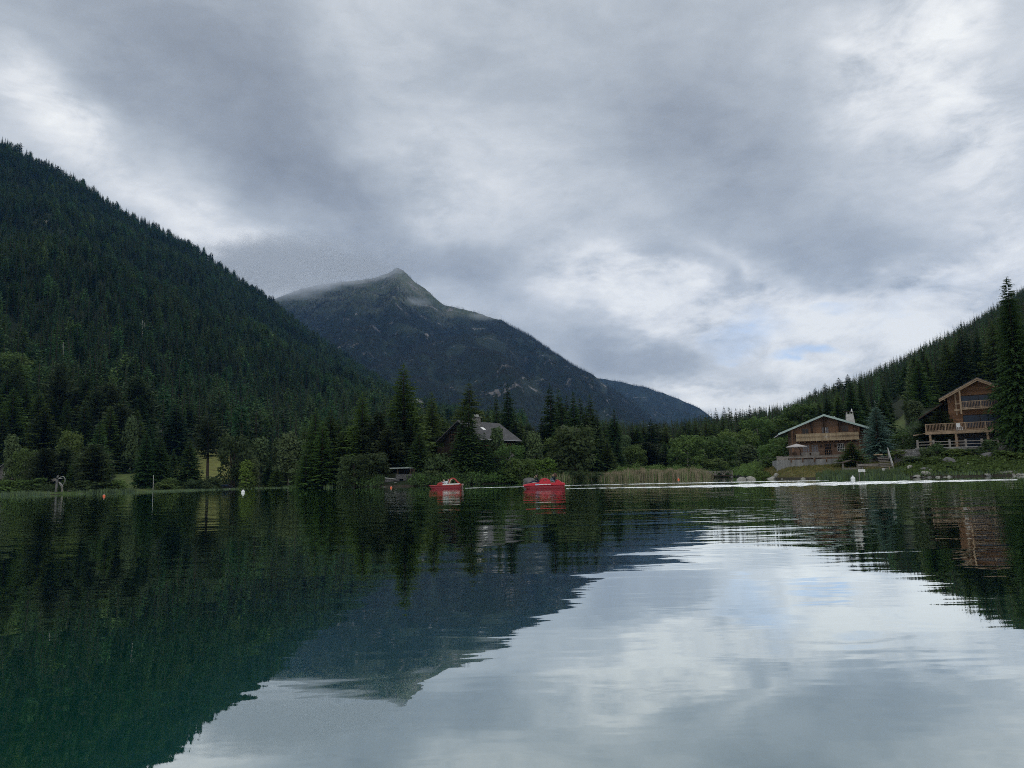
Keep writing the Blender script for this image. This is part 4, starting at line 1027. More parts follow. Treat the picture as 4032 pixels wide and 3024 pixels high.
def mat_concrete():
    m, t, b = principled('stained_concrete', .9, .2)
    c = t.n('ShaderNodeTexCoord').outputs['Object']
    mp = t.n('ShaderNodeMapping', {0: c, 3: (1.1, 1.1, .12)}).outputs[0]
    st = t.noise(mp, 1.3, 6, .65); fn = t.noise(c, 7, 5, .6)
    f = t.math('ADD', t.math('MULTIPLY', st, .75), t.math('MULTIPLY', fn, .25))
    t.t.links.new(t.ramp(f, [(.34, (.085, .085, .085)), (.47, (.19, .19, .185)), (.62, (.27, .27, .26))]), b.inputs['Base Color'])
    return m
M['concrete'] = mat_concrete()
M['boulder'] = mat_rock('pale_granite', (.20, .195, .175), (.42, .405, .365), 1.3)
M['boulderdark'] = mat_rock('grey_granite', (.10, .10, .10), (.19, .185, .18), 1.1)
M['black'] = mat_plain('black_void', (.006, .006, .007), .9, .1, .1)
M['metal'] = mat_plain('galvanised_metal', (.42, .43, .44), .45, .5, .1, metal=.6)

def facing(px, D, extra=0, py=None):
    """a frame standing at photo column px, D metres off, x across the view"""
    x = P(px, hor(px) if py is None else py, D).x; return x, D, math.radians(extra)
def window(root, x0, x1, z0, z1, y, frame='brownwood', pane='glassdark', cols=3, rows=3, fw=.07, curtain=False, name='window', label=None):
    m = MB(); m.box(x0, x1, y - .06, y + .02, z0, z0 + fw); m.box(x0, x1, y - .06, y + .02, z1 - fw, z1)
    m.box(x0, x0 + fw, y - .06, y + .02, z0 + fw, z1 - fw); m.box(x1 - fw, x1, y - .06, y + .02, z0 + fw, z1 - fw)
    for i in range(1, cols):
        xc = x0 + (x1 - x0) * i / cols; m.box(xc - .022, xc + .022, y - .05, y + .0, z0 + fw, z1 - fw)
    for i in range(1, rows):
        zc = z0 + (z1 - z0) * i / rows; m.box(x0 + fw, x1 - fw, y - .045, y + .003, zc - .02, zc + .02)
    f = m.build(name, M[frame], root)
    g = MB(); g.box(x0 + fw, x1 - fw, y - .012, y + .015, z0 + fw, z1 - fw); g.build('pane', M['curtain' if curtain else pane], f)
    if label: f['label'] = label
    return f
def wall_with_holes(x0, x1, z0, z1, y0, y1, holes):
    """solid wall as boxes around rectangular openings (x0, x1, z0, z1)"""
    m = MB(); xs = sorted({x0, x1, *[h[0] for h in holes], *[h[1] for h in holes]})
    for a, b in zip(xs, xs[1:]):
        c = (a + b) / 2; hz = sorted([(h[2], h[3]) for h in holes if h[0] < c < h[1]]); z = z0
        for q0, q1 in hz:
            if q0 > z: m.box(a, b, y0, y1, z, q0)
            z = q1
        if z < z1: m.box(a, b, y0, y1, z, z1)
    return m
def railing(root, x0, x1, y, z0, z1, mat, step=.16, wid=.09, posts=2.4, name='railing', d=.03):
    q = MB(); n = int((x1 - x0) / step)
    for i in range(n):
        x = x0 + (i + .5) * (x1 - x0) / n; q.box(x - wid / 2, x + wid / 2, y - d, y + d, z0 + .12, z1 - .08)
    m = MB(); m.box(x0, x1, y - .06, y + .06, z1 - .08, z1); m.box(x0, x1, y - .04, y + .04, z0 + .04, z0 + .12)
    if posts:
        k = max(1, round((x1 - x0) / posts))
        for i in range(k + 1):
            x = x0 + (x1 - x0) * i / k; m.box(x - .075, x + .075, y - .075, y + .075, z0 - .02, z1 + .03)
    o = m.build(name, M[mat], root)
    q.build('balusters', M['balu' if mat == 'beam' else mat], root)
    return o
M['balu'] = mat_plain('weathered_baluster', (.20, .135, .09), .8, .2, .4, 3, .3)

# ------------------------------------------------------------------ log chalet on the right
def chalet():
    x, D, _ = facing(3240, 121, 0, 1710)
    r = empty('log_chalet', (x, D, 0), R(-16), 'brown log chalet with pale green roof edge and carved balcony above a concrete terrace', 'chalet'); r.scale = (.935, 1, 1)
    ups = [(-3.3, -2.15, 5.95, 7.75), (-.15, 1.0, 5.95, 7.85), (2.9, 4.05, 6.0, 8.0)]
    dn = [(-3.4, -2.2, 3.75, 5.15), (-2.0, -.8, 3.75, 5.15), (.05, 1.25, 2.95, 5.2), (2.1, 3.2, 3.95, 5.15), (4.0, 4.7, 3.9, 5.1)]
    m = wall_with_holes(-4.9, 5.5, 2.7, 7.95, 0, .22, ups + dn)
    m.prism([(-4.9, 7.95), (5.5, 7.95), (.3, 9.62)], 0, .22)           # gable triangle
    m.box(-4.9, -4.68, .22, 10, 2.7, 7.8); m.box(5.28, 5.5, .22, 10, 2.7, 7.6); m.box(-4.68, 5.28, 9.78, 10, 2.7, 8)
    m.build('wall', M['log'], r)
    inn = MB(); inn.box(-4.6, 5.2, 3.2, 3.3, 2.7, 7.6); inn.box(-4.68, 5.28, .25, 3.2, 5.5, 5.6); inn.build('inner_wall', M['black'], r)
    # log corner posts with flared consoles under the eaves
    for cx in (-4.9, -1.7, .3, 2.6, 5.5):
        zt = 9.55 - abs(cx - .2) * .34
        q = MB(); q.add([(cx - .11, -.12, 5.9), (cx + .11, -.12, 5.9), (cx + .11, 0, 5.9), (cx - .11, 0, 5.9), (cx - .11, -.95, zt - .12), (cx + .11, -.95, zt - .12), (cx + .11, 0, zt - .12), (cx - .11, 0, zt - .12)],
              [(0, 3, 2, 1), (4, 5, 6, 7), (0, 1, 5, 4), (1, 2, 6, 5), (2, 3, 7, 6), (3, 0, 4, 7)])
        if cx in (-4.9, 5.5): q.box(cx - .12, cx + .12, -.13, 0, 2.7, 5.9)
        q.build('console', M['darkwood' if cx not in (-4.9, 5.5) else 'brownwood'], r)
    # roof: thick slabs, pale fascia
    for s, ex, ez in ((-1, -7.15, 7.02), (1, 7.75, 7.25)):
        rf = MB(); a, b = (.2, 9.75), (ex, ez)
        poly = [(b[0], b[1] - .26), (a[0], a[1] - .26), (a[0], a[1]), (b[0], b[1])] if s < 0 else [(a[0], a[1] - .26), (b[0], b[1] - .26), (b[0], b[1]), (a[0], a[1])]
        rf.prism(poly, -1.25, 11); o = rf.build('roof', M['slate'], r)
        fc = MB(); poly2 = [(p[0], p[1] + (.02 if i > 1 else -.03)) for i, p in enumerate(poly)]
        fc.prism(poly2, -1.36, -1.253); fc.build('fascia', M['fascia'], o)
        if s < 0: g = MB(); g.tube([(-7.2, -1.3, 6.8), (-7.35, -1.3, 6.62), (-7.75, -1.3, 6.45), (-7.8, -1.3, 6.35)], .06, 6); g.build('gutter_spout', M['metal'], o)
    for zc in (7.5, 8.2, 8.9):
        pu = MB(); pu.box(-.1 + (zc - 8) * 0 - .1, .1, -1.2, 0, 9.2, 9.42) if zc == 7.5 else None
        if zc == 7.5: pu.build('purlin', M['darkwood'], r)
    # windows, shutters
    window(r, *ups[0], .1, 'brownwood', 'glassdark', 2, 3, label='window with its left casement open to a dark room')
    w = window(r, *ups[1], .1, 'brownwood', 'curtain', 2, 3, label='window with a white open casement and net curtains')
    c = MB(); c.box(.28, .5, -.25, .08, 6.0, 7.75); c.build('casement', M['white'], w)
    window(r, *ups[2], .1, 'brownwood', 'glassdark', 4, 4)
    for a, b, z0, z1 in [(-2.1, -1.25, 6.0, 7.75), (-1.1, -.22, 6.0, 7.8), (1.07, 1.9, 6.0, 7.8), (2.05, 2.83, 6.05, 7.95), (4.12, 4.8, 6.05, 7.9), (-4.2, -3.37, 6.0, 7.7)]:
        s = MB(); s.box(a, b, -.05, -.005, z0, z1); s.box(a + .05, b - .05, -.075, -.05, z0 + .25, z0 + .35); s.box(a + .05, b - .05, -.075, -.05, z1 - .35, z1 - .25); s.build('shutter', M['brownwood'], r)
    for d_ in dn[:2]: window(r, *d_, .1, 'brownwood', 'curtain', 3, 4)
    dr = window(r, *dn[2], .1, 'brownwood', 'glassdark', 4, 5, .08, name='door'); h = MB(); h.box(.68, .72, -.02, .03, 3.9, 4.1); h.build('handle', M['metal'], dr)
    window(r, *dn[3], .1, 'white', 'glassdark', 4, 3, .05); window(r, *dn[4], .1, 'brownwood', 'glassdark', 2, 3)
    for xx in (-.45, 1.75):
        l = MB(); l.lathe([(0, 0), (.1, .03), (.12, .25), (.03, .36)], (xx, -.16, 4.65), 8); l.box(xx - .03, xx + .03, -.1, 0, 4.75, 4.85); l.build('wall_lantern', M['darkwood'], r)
    # balcony with cut-out boards
    bz0, bz1 = 5.78, 6.78
    f = MB(); f.box(-4.35, 5.35, -1.3, -.002, 5.62, 5.75); bal = f.build('balcony', M['brownwood'], r)
    m = MB(); n = 62
    for i in range(n):
        a = -4.35 + 9.7 * i / n; b = a + 9.7 / n - .015
        w_ = b - a
        m.box(a, b, -1.33, -1.29, bz0, bz0 + .22); m.box(a, b, -1.33, -1.29, bz1 - .25, bz1 - .06)
        m.add([(a, -1.33, bz0 + .22), (b, -1.33, bz0 + .22), (b - w_ * .28, -1.33, bz0 + .48), (a + w_ * .28, -1.33, bz0 + .48), (a, -1.33, bz1 - .25), (b, -1.33, bz1 - .25)], [(0, 1, 2, 3), (3, 2, 5, 4)])
    m.box(-4.4, 5.4, -1.36, -1.26, bz1 - .06, bz1 + .03); m.box(-4.4, 5.4, -1.36, -1.31, bz0 - .12, bz0)
    m.build('balcony_boards', M['palewood'], bal)
    for s, xa in ((0, -4.4), (1, 5.33)):
        q = MB(); q.box(xa, xa + .07, -1.25, -.05, bz0, bz1); q.build('balcony_side', M['darkwood'], bal)
    for i in range(11):
        xx = -3.9 + i * .9; q = MB(); q.bar((xx, -.0, 5.35), (xx, -1.25, 5.55), .14, .16); q.build('bracket', M['brownwood'], bal)
    # recessed wing with round arch
    n_ = 18; cxa, rad, zs = 7.6, 1.25, 2.9
    arch = [(cxa + rad * math.cos(t), zs + .55 + rad * math.sin(t)) for t in [math.pi * k / n_ for k in range(n_ + 1)]]
    aw = MB()
    outer = [(9.6, 2.5)] + [(9.6, 7.1), (5.5, 7.6), (5.5, 2.5)]
    poly = [(5.5, 2.5), (cxa - rad, 2.5)] + arch[::-1] + [(cxa + rad, 2.5), (9.6, 2.5), (9.6, 6.6), (5.5, 7.6)]
    aw.prism(poly, .9, 1.2); aw.box(9.4, 9.6, 1.2, 9, 2.5, 6.6); wing = aw.build('arched_wall', M['log'], r)
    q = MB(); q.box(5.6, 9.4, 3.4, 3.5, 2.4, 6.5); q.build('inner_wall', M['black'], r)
    # chimney
    ch = MB(); cx, cy_ = 5.0, 4.2
    ch.add([(cx - .75, cy_ - .6, 7.2), (cx + .85, cy_ - .6, 7.2), (cx + .85, cy_ + .6, 7.2), (cx - .75, cy_ + .6, 7.2), (cx - .58, cy_ - .45, 9.95), (cx + .5, cy_ - .45, 9.95), (cx + .5, cy_ + .45, 9.95), (cx - .58, cy_ + .45, 9.95)],
           [(0, 3, 2, 1), (4, 5, 6, 7), (0, 1, 5, 4), (1, 2, 6, 5), (2, 3, 7, 6), (3, 0, 4, 7)])
    for ax in (-.55, -.05, .38): ch.box(cx + ax, cx + ax + .12, cy_ - .42, cy_ + .42, 9.95, 10.3)
    c = ch.build('chimney', mat_plain('whitewashed_stone', (.50, .49, .46), .9, .2, .25, 3, .4), r)
    q = MB(); q.bar((cx - .95, cy_, 10.42), (cx + .8, cy_, 10.22), 1.2, .07); q.build('chimney_cap', M['darkwood'], c)
    q = MB(); q.lathe([(0, 0), (.2, 0), (.17, .14), (.08, .2), (.12, .3), (.06, .4), (.02, .52)], (cx + .35, cy_, 10.3), 8); q.build('finial', M['white'], c)
    q = MB(); q.tube([(2.35, 3, 8.6), (2.35, 3, 9.5)], .09, 6); q.lathe([(.1, 0), (.18, .02), (.02, .16)], (2.35, 3, 9.5), 8); q.build('vent_pipe', M['metal'], r)
chalet()
# ---- terrace in front of it
def terrace():
    x, D, _ = facing(3200, 113)
    s = FPX / 113
    r = empty('terrace_wall', (x, D, 0), R(-14), 'grey streaked concrete terrace wall with a low plank rail, above the mown bank', 'terrace')
    m = MB(); m.add([(-4.95, 0, .2), (11, 0, .2), (11, 8.5, .2), (-4.95, 8.5, .2), (-4.85, .12, 2.72), (11, .12, 2.72), (11, 8.5, 2.72), (-4.85, 8.5, 2.72)],
                    [(0, 3, 2, 1), (4, 5, 6, 7), (0, 1, 5, 4), (1, 2, 6, 5), (2, 3, 7, 6), (3, 0, 4, 7)]); m.build('wall', M['concrete'], r)
    q = MB(); q.box(-4.8, -3.3, .1, 1.2, 2.724, 3.22); q.box(-4.86, -4.0, .04, 1.0, 3.224, 3.3); q.build('planter_box', M['greywood'], r)
    q = MB(); q.box(-3.3, 10.8, .1, .2, 2.95, 3.08); q.box(-3.3, 10.8, .08, .22, 3.24, 3.3)
    for i in range(9): q.box(-3.2 + i * 1.7, -3.08 + i * 1.7, .2, .32, 2.724, 3.3)
    q.box(-3.28, 10.8, .14, .18, 3.08, 3.2); q.build('plank_rail', M['greywood'], r)
    for i in range(8):
        xx = -2.9 + i * 1.62; b = MB(); b.bar((xx, .02, 2.35), (xx, -.28, 2.75), .14, .14); b.box(xx - .07, xx + .07, -.32, .16, 2.76, 2.88); b.build('bracket', M['brownwood'], r)
terrace()
def place(name, px, D, label, cat, z=None, rz=0, group=None):
    x = U(px) * D; return empty(name, (x, D, land_z(x, D) if z is None else z), rz, label, cat, group)
def parasol():
    r = place('parasol', 3143, 116.5, 'grey-white cantilever parasol at the left end of the chalet terrace', 'parasol', 2.72)
    m = MB(); m.tube([(.55, 0, 0), (.55, 0, 1.4), (.05, 0, 2.35)], .05, 6); m.build('pole', M['darkwood'], r)
    m = MB(); m.lathe([(1.62, 1.98), (.8, 2.22), (.06, 2.42), (.0, 2.44)], (0, 0, 0), 8); m.lathe([(1.6, 1.95), (0, 2.36)], (0, 0, 0), 8); m.lathe([(1.62, 1.98), (1.62, 1.9)], (0, 0, 0), 8); m.build('canopy', mat_plain('parasol_cloth', (.42, .39, .38), .8, .2, .1), r)
    m = MB(); m.box(.1, 1.0, -.4, .4, 0, .1); m.build('base', M['darkwood'], r)
parasol()
def chair_hanging():
    r = place('lounge_chair', 3150, 115.2, 'black curved lounge chair under the parasol', 'chair', 2.72)
    m = MB(); m.bar((-.75, 0, 1.15), (-.45, 0, .45), .6, .06); m.bar((-.45, 0, .45), (.3, 0, .38), .6, .06); m.bar((.3, 0, .38), (.9, 0, .62), .6, .06); m.build('seat', M['darkwood'], r)
    m = MB(); m.bar((-.5, 0, 0), (-.3, 0, .4), .5, .05); m.bar((.4, 0, 0), (.25, 0, .36), .5, .05); m.build('frame', M['darkwood'], r)
chair_hanging()
for i, px in enumerate((3177, 3216)):
    r = place('outdoor_sofa', px, 115.8, ['dark wicker sofa with pale back cushion beside the parasol', 'dark wicker sofa with pale back cushion before the glazed door'][i], 'sofa', 2.72, group='wicker sofas on the chalet terrace')
    m = MB(); m.box(-.68, .68, -.4, .4, .05, .42); m.box(-.68, .68, .25, .42, .42, 1.0); m.box(-.72, -.6, -.4, .4, .42, .7); m.box(.6, .72, -.4, .4, .42, .7); m.build('frame', M['darkwood'], r, .02)
    m = MB(); m.box(-.6, .6, .12, .25, .42, 1.06); m.box(-.74, .74, .1, .46, 1.002, 1.08); m.build('back_cushion', M['greywood'], r, .02)

# ------------------------------------------------------------------ large modern chalet at the right edge
def big_chalet():
    x, D, _ = facing(3852, 102, 0, 1560)
    r = empty('large_chalet', (x, D, 0), R(-31), 'large timber and stone chalet with glass fronts and two balconies, half behind a huge spruce', 'chalet'); r.scale = (.865, 1, 1)
    # upper timber body
    m = wall_with_holes(-4.25, 5.2, 5.9, 10.9, 2.0, 2.25, [(-2.35, 4.6, 6.3, 8.1), (-2.4, 4.6, 8.9, 10.75)])
    m.prism([(-4.25, 10.9), (4.9, 10.9), (.2, 12.5)], 2.0, 2.25); m.box(-4.25, -4.0, 2.25, 12, 5.9, 10.6); m.box(4.95, 5.2, 2.25, 12, 5.9, 10.6); m.build('wall', M['plank'], r)
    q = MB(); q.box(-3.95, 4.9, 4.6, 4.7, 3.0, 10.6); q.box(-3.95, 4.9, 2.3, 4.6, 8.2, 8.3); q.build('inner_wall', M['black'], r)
    for z0, z1 in ((6.3, 8.1), (8.9, 10.75)):
        f = MB(); n = 3
        for i in range(n + 1):
            xx = -2.35 + 6.95 * i / n; f.box(xx - .05, xx + .05, 2.02, 2.14, z0, z1)
        f.box(-2.35, 4.6, 2.02, 2.14, z0, z0 + .08); f.box(-2.35, 4.6, 2.02, 2.14, z1 - .08, z1); f = f.build('window_wall', M['darkwood'], r)
        for i in range(n):
            g = MB(); g.box(-2.3 + 6.95 * i / n, -2.4 + 6.95 * (i + 1) / n, 2.06, 2.1, z0 + .08, z1 - .08); g.build('pane', M['glassblue'], f)
    # ground floor in stone
    m = wall_with_holes(-7.2, 6.2, 2.6, 5.55, 2.4, 2.7, [(-6.6, -3.9, 2.6, 5.2), (-2.3, .1, 2.6, 5.1), (3.0, 4.0, 2.6, 5.1)]); m.box(-7.2, -6.9, 2.7, 12, 2.6, 5.5); m.build('stone_wall', M['wallstonedark'], r)
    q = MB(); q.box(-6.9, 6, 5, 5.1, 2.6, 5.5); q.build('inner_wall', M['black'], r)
    for a, b in ((-2.3, .1), (3.0, 4.0)):
        f = MB(); f.box(a, a + .07, 2.5, 2.6, 2.7, 5.1); f.box(b - .07, b, 2.5, 2.6, 2.7, 5.1); f.box(a, b, 2.5, 2.6, 5.0, 5.1); f.box((a + b) / 2 - .03, (a + b) / 2 + .03, 2.5, 2.6, 2.7, 5.0); f = f.build('glass_door', M['darkwood'], r)
        g = MB(); g.box(a + .07, b - .07, 2.53, 2.57, 2.7, 5.0); g.build('pane', M['glassblue'], f)
    q = MB(); q.box(4.2, 5.6, 2.3, 2.39, 2.7, 5.3); q.build('timber_panel', M['brownwood'], r)
    q = MB(); q.box(-3.85, -3.15, 2.3, 2.39, 2.7, 5.3); q.build('timber_panel', M['brownwood'], r)
    # main roof with double beam edge
    for s, ex, ez in ((-1, -5.35, 10.42), (1, 5.9, 10.25)):
        a, b = (.05, 12.95), (ex, ez)
        def sl(o0, o1): return [(b[0], b[1] + o0), (a[0], a[1] + o0), (a[0], a[1] + o1), (b[0], b[1] + o1)] if s < 0 else [(a[0], a[1] + o0), (b[0], b[1] + o0), (b[0], b[1] + o1), (a[0], a[1] + o1)]
        rf = MB(); rf.prism(sl(-.12, 0), -.1, 13); o = rf.build('roof', M['slate'], r)
        e = MB(); e.prism(sl(-.5, -.125), .0, .14); e.prism(sl(-.26, -.13), -.12, -.004); e.build('roof_beam', M['beam'], o)
        e = MB(); e.prism(sl(-.2, -.122), .15, 12.9); e.build('soffit', M['plank'], o)
    for k in range(7):
        q = MB(); q.box(-4.6 + k * .2, -4.5 + k * .2, .2, 2, 10.1 + k * .09, 10.25 + k * .09) if k == 0 else None
        if k == 0: q.build('purlin', M['beam'], r)
    # hanging posts by the upper balcony
    for xx, yy in ((-3.1, 1.3), (-2.45, .15)):
        q = MB(); q.box(xx - .11, xx + .11, yy - .11, yy + .11, 8.15, 11.0 + (xx + 3) * .45); q.build('post', M['beam'], r)
    q = MB(); q.box(-3.4, -2.3, .6, .75, 8.62, 8.85); q.box(-3.2, -2.4, .6, .7, 9.5, 9.7); q.build('tie_beam', M['beam'], r)
    # balconies
    f = MB(); f.box(-2.5, 5.4, .12, 2.0, 8.72, 8.88); b1 = f.build('upper_balcony', M['beam'], r); railing(b1, -2.35, 5.4, .2, 8.9, 9.85, 'beam', .2, .09, 2.6)
    f = MB(); f.box(-7.6, 6.0, -.2, 2.35, 5.56, 5.95); b2 = f.build('long_balcony', M['beam'], r); railing(b2, -7.5, 6.0, -.1, 5.96, 7.0, 'beam', .2, .09, 2.7)
    q = MB(); q.bar((-7.6, 0, 5.75), (-9.4, .4, 5.55), .14, .14); q.build('beam_end', M['beam'], r)
    for xx in (-7.0, -3.45, .75, 4.6):
        q = MB(); q.box(xx - .16, xx + .16, -.05, .27, 2.6, 5.55); q.build('post', M['beam'], r)
    # lower wing with dark roof
    w = MB(); w.prism([(-8.55, 7.75), (-4.9, 9.75), (-4.9, 9.9), (-8.6, 7.92)], 1.4, 12); w.build('wing_roof', M['darkwood'], r)
    w = MB(); w.prism([(-8.1, 5.95), (-4.26, 5.95), (-4.26, 9.9), (-8.1, 7.85)], 3.2, 3.4); w.box(-8.1, -7.9, 3.4, 11, 5.9, 7.8); w.build('wing_wall', M['logdark'], r)
    window(r, -6.9, -5.6, 6.2, 7.6, 3.1, 'brownwood', 'glassdark', 2, 2)
big_chalet()
def chalet_furniture():
    r = place('patio_chair', 3792, 102.5, 'white garden chair on the long balcony of the large chalet', 'chair', 5.95)
    m = MB(); m.box(-.25, .25, -.25, .25, .40, .45); m.build('seat', M['white'], r); m = MB(); m.box(-.25, .25, .2, .25, .45, .95); m.build('backrest', M['white'], r)
    for a in (-.22, .22):
        for b in (-.22, .22):
            m = MB(); m.box(a - .03, a + .03, b - .03, b + .03, 0, .4); m.build('leg', M['white'], r)
chalet_furniture()
def stone_terrace():
    x, D, _ = facing(3619, 98.5)
    r = empty('stone_terrace', (x, D, 0), R(-3), 'dry stone terrace wall topped by a ranch rail below the large chalet', 'terrace')
    m = MB(); m.box(0, 12.2, 0, 7, .4, 3.55); m.build('wall', M['wallstone'], r)
    q = MB(); q.box(-.06, 12.26, -.06, .45, 3.552, 3.66); q.build('coping', M['palestone'], r)
    n = 7
    for i in range(n):
        xx = .12 + (12.2 - .24) * i / (n - 1); q = MB(); q.box(xx - .1, xx + .1, .05, .25, 3.663, 4.62); q.build('post', M['greywood' if i < n - 1 else 'brownwood'], r)
    for z in (3.98, 4.35):
        q = MB(); q.tube([(.15, .12, z), (6, .1, z + .02), (12.1, .12, z)], .06, 6); q.build('rail', M['greywood'], r)
stone_terrace()

# ------------------------------------------------------------------ dark timber house among the spruces
def dark_house():
    px = 1821; D = 163; x = P(px, 1750, D).x; s = FPX / D
    r = empty('timber_house', (x, D, 0), R(-35), 'dark timber house with steep slate roof and three-pot chimney, half behind a spruce', 'house')
    W, L = 5.0, 12.5; ez, az_ = 9.15, 13.35; ov = 1.05
    m = MB(); m.box(-W, W, 0, .25, 6.4, 10.0); m.prism([(-W, 10.0), (W, 10.0), (0, 13.0)], 0, .25)
    m.box(-W, -W + .25, .25, L, 6.4, 9.6); m.box(W - .25, W, .25, L, 6.4, 9.6); m.box(-W + .25, W - .25, L - .25, L, 6.4, 9.6); m.prism([(-W + .25, 9.6), (W - .25, 9.6), (0, 12.9)], L - .25, L); m.build('wall', M['logdark'], r)
    m = MB(); m.box(-W + .05, W - .05, .05, L - .1, 1.5, 6.38); m.build('stone_base', M['wallstone'], r)
    for sg in (-1, 1):
        e = (sg * (W + ov), ez); a = (0, az_)
        poly = [(e[0], e[1] - .22), (a[0], a[1] - .22), a, e] if sg < 0 else [(a[0], a[1] - .22), (e[0], e[1] - .22), e, a]
        q = MB(); q.prism(poly, -1.6, L + .9); o = q.build('roof', M['slate'], r)
        if sg > 0:
            q = MB(); q.add([(2.1, 3.6, 11.98), (2.9, 3.6, 11.42), (2.9, 4.6, 11.42), (2.1, 4.6, 11.98)], [(0, 1, 2, 3)]); k = q.build('skylight', M['white'], o)
            sm = k.modifiers.new('thick', 'SOLIDIFY'); sm.thickness = .1
            q = MB(); q.tube([(W + ov + .05, -1.5, ez - .1), (W + ov + .05, L + .8, ez - .1)], .08, 6); q.build('gutter', M['metal'], o)
    c = MB(); c.box(.15, 1.45, 3.3, 4.6, 11.3, 13.9)
    for i in range(4): c.box(.18 + i * .37, .28 + i * .37, 3.32, 4.58, 13.9, 14.2)
    ch = c.build('chimney', M['wallstone'], r); q = MB(); q.box(.0, 1.6, 3.15, 4.75, 14.2, 14.3); q.build('chimney_slab', M['palestone'], ch)
    for i in range(3):
        q = MB(); q.lathe([(.2, 0), (.18, .3), (.11, .45), (.04, .62)], (.35 + i * .42, 4.0, 14.3), 8); q.build('chimney_pot', M['palestone'], ch)
    # gable balcony, drainpipe, tall windows with orange frames
    q = MB(); q.box(-W - .6, -.6, -1.5, -.02, 6.5, 6.68); b = q.build('balcony', M['darkwood'], r); railing(b, -W - .6, -.6, -1.42, 6.7, 7.9, 'darkwood', .22, .12, 2.2)
    q = MB(); q.tube([(-.9, -.25, 10.8), (-.9, -.25, 3.6)], .09, 6); q.build('drainpipe', mat_plain('copper_pipe', (.30, .19, .15), .6, .4, .1), r)
    window(r, -3.4, -2.2, 8.9, 10.6, -.03, 'brownwood', 'glassdark', 2, 2, label='small gable window with red-brown shutters')
    for i in range(3): window(r, -W + .3 + i * 1.2, -W + 1.25 + i * 1.2, 3.95, 6.2, -.0, 'plank', 'glassdark', 1, 1, .16, name='glass_door')
    # long side: windows, glazed bay, deck on posts
    def side(y0, y1, z0, z1, cols=2, rows=2, fr='greywood', nm='window'):
        m = MB(); X = W + .04
        m.box(W - .02, X + .04, y0, y1, z0, z0 + .09); m.box(W - .02, X + .04, y0, y1, z1 - .09, z1)
        for i in range(cols + 1):
            yy = y0 + (y1 - y0) * i / cols; m.box(W - .02, X + .05, yy - .05, yy + .05, z0 + .09, z1 - .09)
        for i in range(1, rows):
            zz2 = z0 + (z1 - z0) * i / rows; m.box(W - .02, X + .035, y0 + .05, y1 - .05, zz2 - .04, zz2 + .04)
        f = m.build(nm, M[fr], r); g = MB(); g.box(W - .01, W + .03, y0 + .05, y1 - .05, z0 + .09, z1 - .09); g.build('pane', M['glassblue' if nm != 'window' else 'glassdark'], f)
    side(1.0, 2.5, 6.9, 8.0, 2, 1, 'plank'); side(3.4, 6.2, 6.6, 9.0, 3, 2, 'greywood'); side(8.6, 10.4, 7.0, 8.6, 2, 2, 'brownwood'); side(2.6, 6.4, 4.1, 6.1, 4, 1, 'greywood', 'glass_door')
    q = MB(); q.box(W + .06, W + 2.6, .5, L - 1.5, 3.35, 3.55); dk = q.build('deck', M['brownwood'], r)
    q = MB(); q.box(W + 2.45, W + 2.53, .5, L - 1.5, 4.45, 4.53); q.box(W + 2.45, W + 2.53, .5, L - 1.5, 3.62, 3.68)
    for i in range(44): yy = .55 + i * (L - 2.1) / 43; q.box(W + 2.47, W + 2.51, yy - .03, yy + .03, 3.68, 4.45)
    q.build('railing', M['darkwood'], dk)
    for yy in (1.0, 4.0, 6.6, 8.2, 9.6, 10.7):
        q = MB(); q.tube([(W + 2.1, yy, .5), (W + 2.1, yy, 3.35)], .17, 7); q.build('deck_post', M['palestone'], dk)
    q = MB(); q.box(-3.2, W + .04, -2.2, -.02, 3.35, 3.6); d2 = q.build('deck', M['brownwood'], r); railing(d2, -3.2, W, -2.1, 3.62, 4.6, 'greywood', .24, .07, 2.4)
dark_house()

# ------------------------------------------------------------------ small stone boathouse
def boathouse():
    px = 1580; D = 140.5; x = P(px, 1880, D).x
    r = empty('boathouse', (x, D, 0), R(-2), 'small stone boathouse with a flat pale slab roof and a dark doorway at the water', 'boathouse')
    m = wall_with_holes(-1.0, 2.0, -.3, 2.2, 0, .3, [(-.35, .35, .2, 1.35)]); m.box(-1.0, -.7, .3, 3, -.3, 2.2); m.box(1.7, 2.0, .3, 3, -.3, 2.2); m.build('wall', M['wallstonedark'], r)
    q = MB(); q.box(-1.0, 2.0, 2.6, 2.9, 2.2, 3.2); q.box(-.8, -.65, .1, .25, 2.2, 3.2); q.box(1.6, 1.75, .1, .25, 2.2, 3.2); q.build('timber_frame', M['darkwood'], r)
    q = MB(); q.box(-2.0, 1.5, -.6, 3.4, 3.25, 3.40); q.build('roof', mat_plain('zinc_sheet', (.30, .34, .33), .5, .4, .1), r)
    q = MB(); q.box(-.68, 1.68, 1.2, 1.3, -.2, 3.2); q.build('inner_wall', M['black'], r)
    q = MB(); q.add([(-3.6, .2, -.3), (-1.0, .0, -.3), (-1.0, 2, -.3), (-3.6, 2, -.3), (-2.9, .5, 1.5), (-1.02, .1, 1.2), (-1.02, 2, 1.2), (-2.9, 2, 1.5)], [(0, 3, 2, 1), (4, 5, 6, 7), (0, 1, 5, 4), (1, 2, 6, 5), (2, 3, 7, 6), (3, 0, 4, 7)]); q.build('side_wall', M['wallstonedark'], r)
    q = MB(); q.bar((-3.0, .25, 1.62), (-.95, -.1, 1.35), .3, .12); q.build('ledge', M['palestone'], r)
    q = MB(); q.box(.4, 2.1, -.5, -.02, -.2, .62); q.box(-1.15, -.45, -.45, -.02, -.2, .75); q.build('stone_block', M['palestone'], r)
    q = MB(); q.box(-3.4, 2.2, -.8, -.52, -.3, .12); q.build('quay_edge', M['boulderdark'], r)
boathouse()

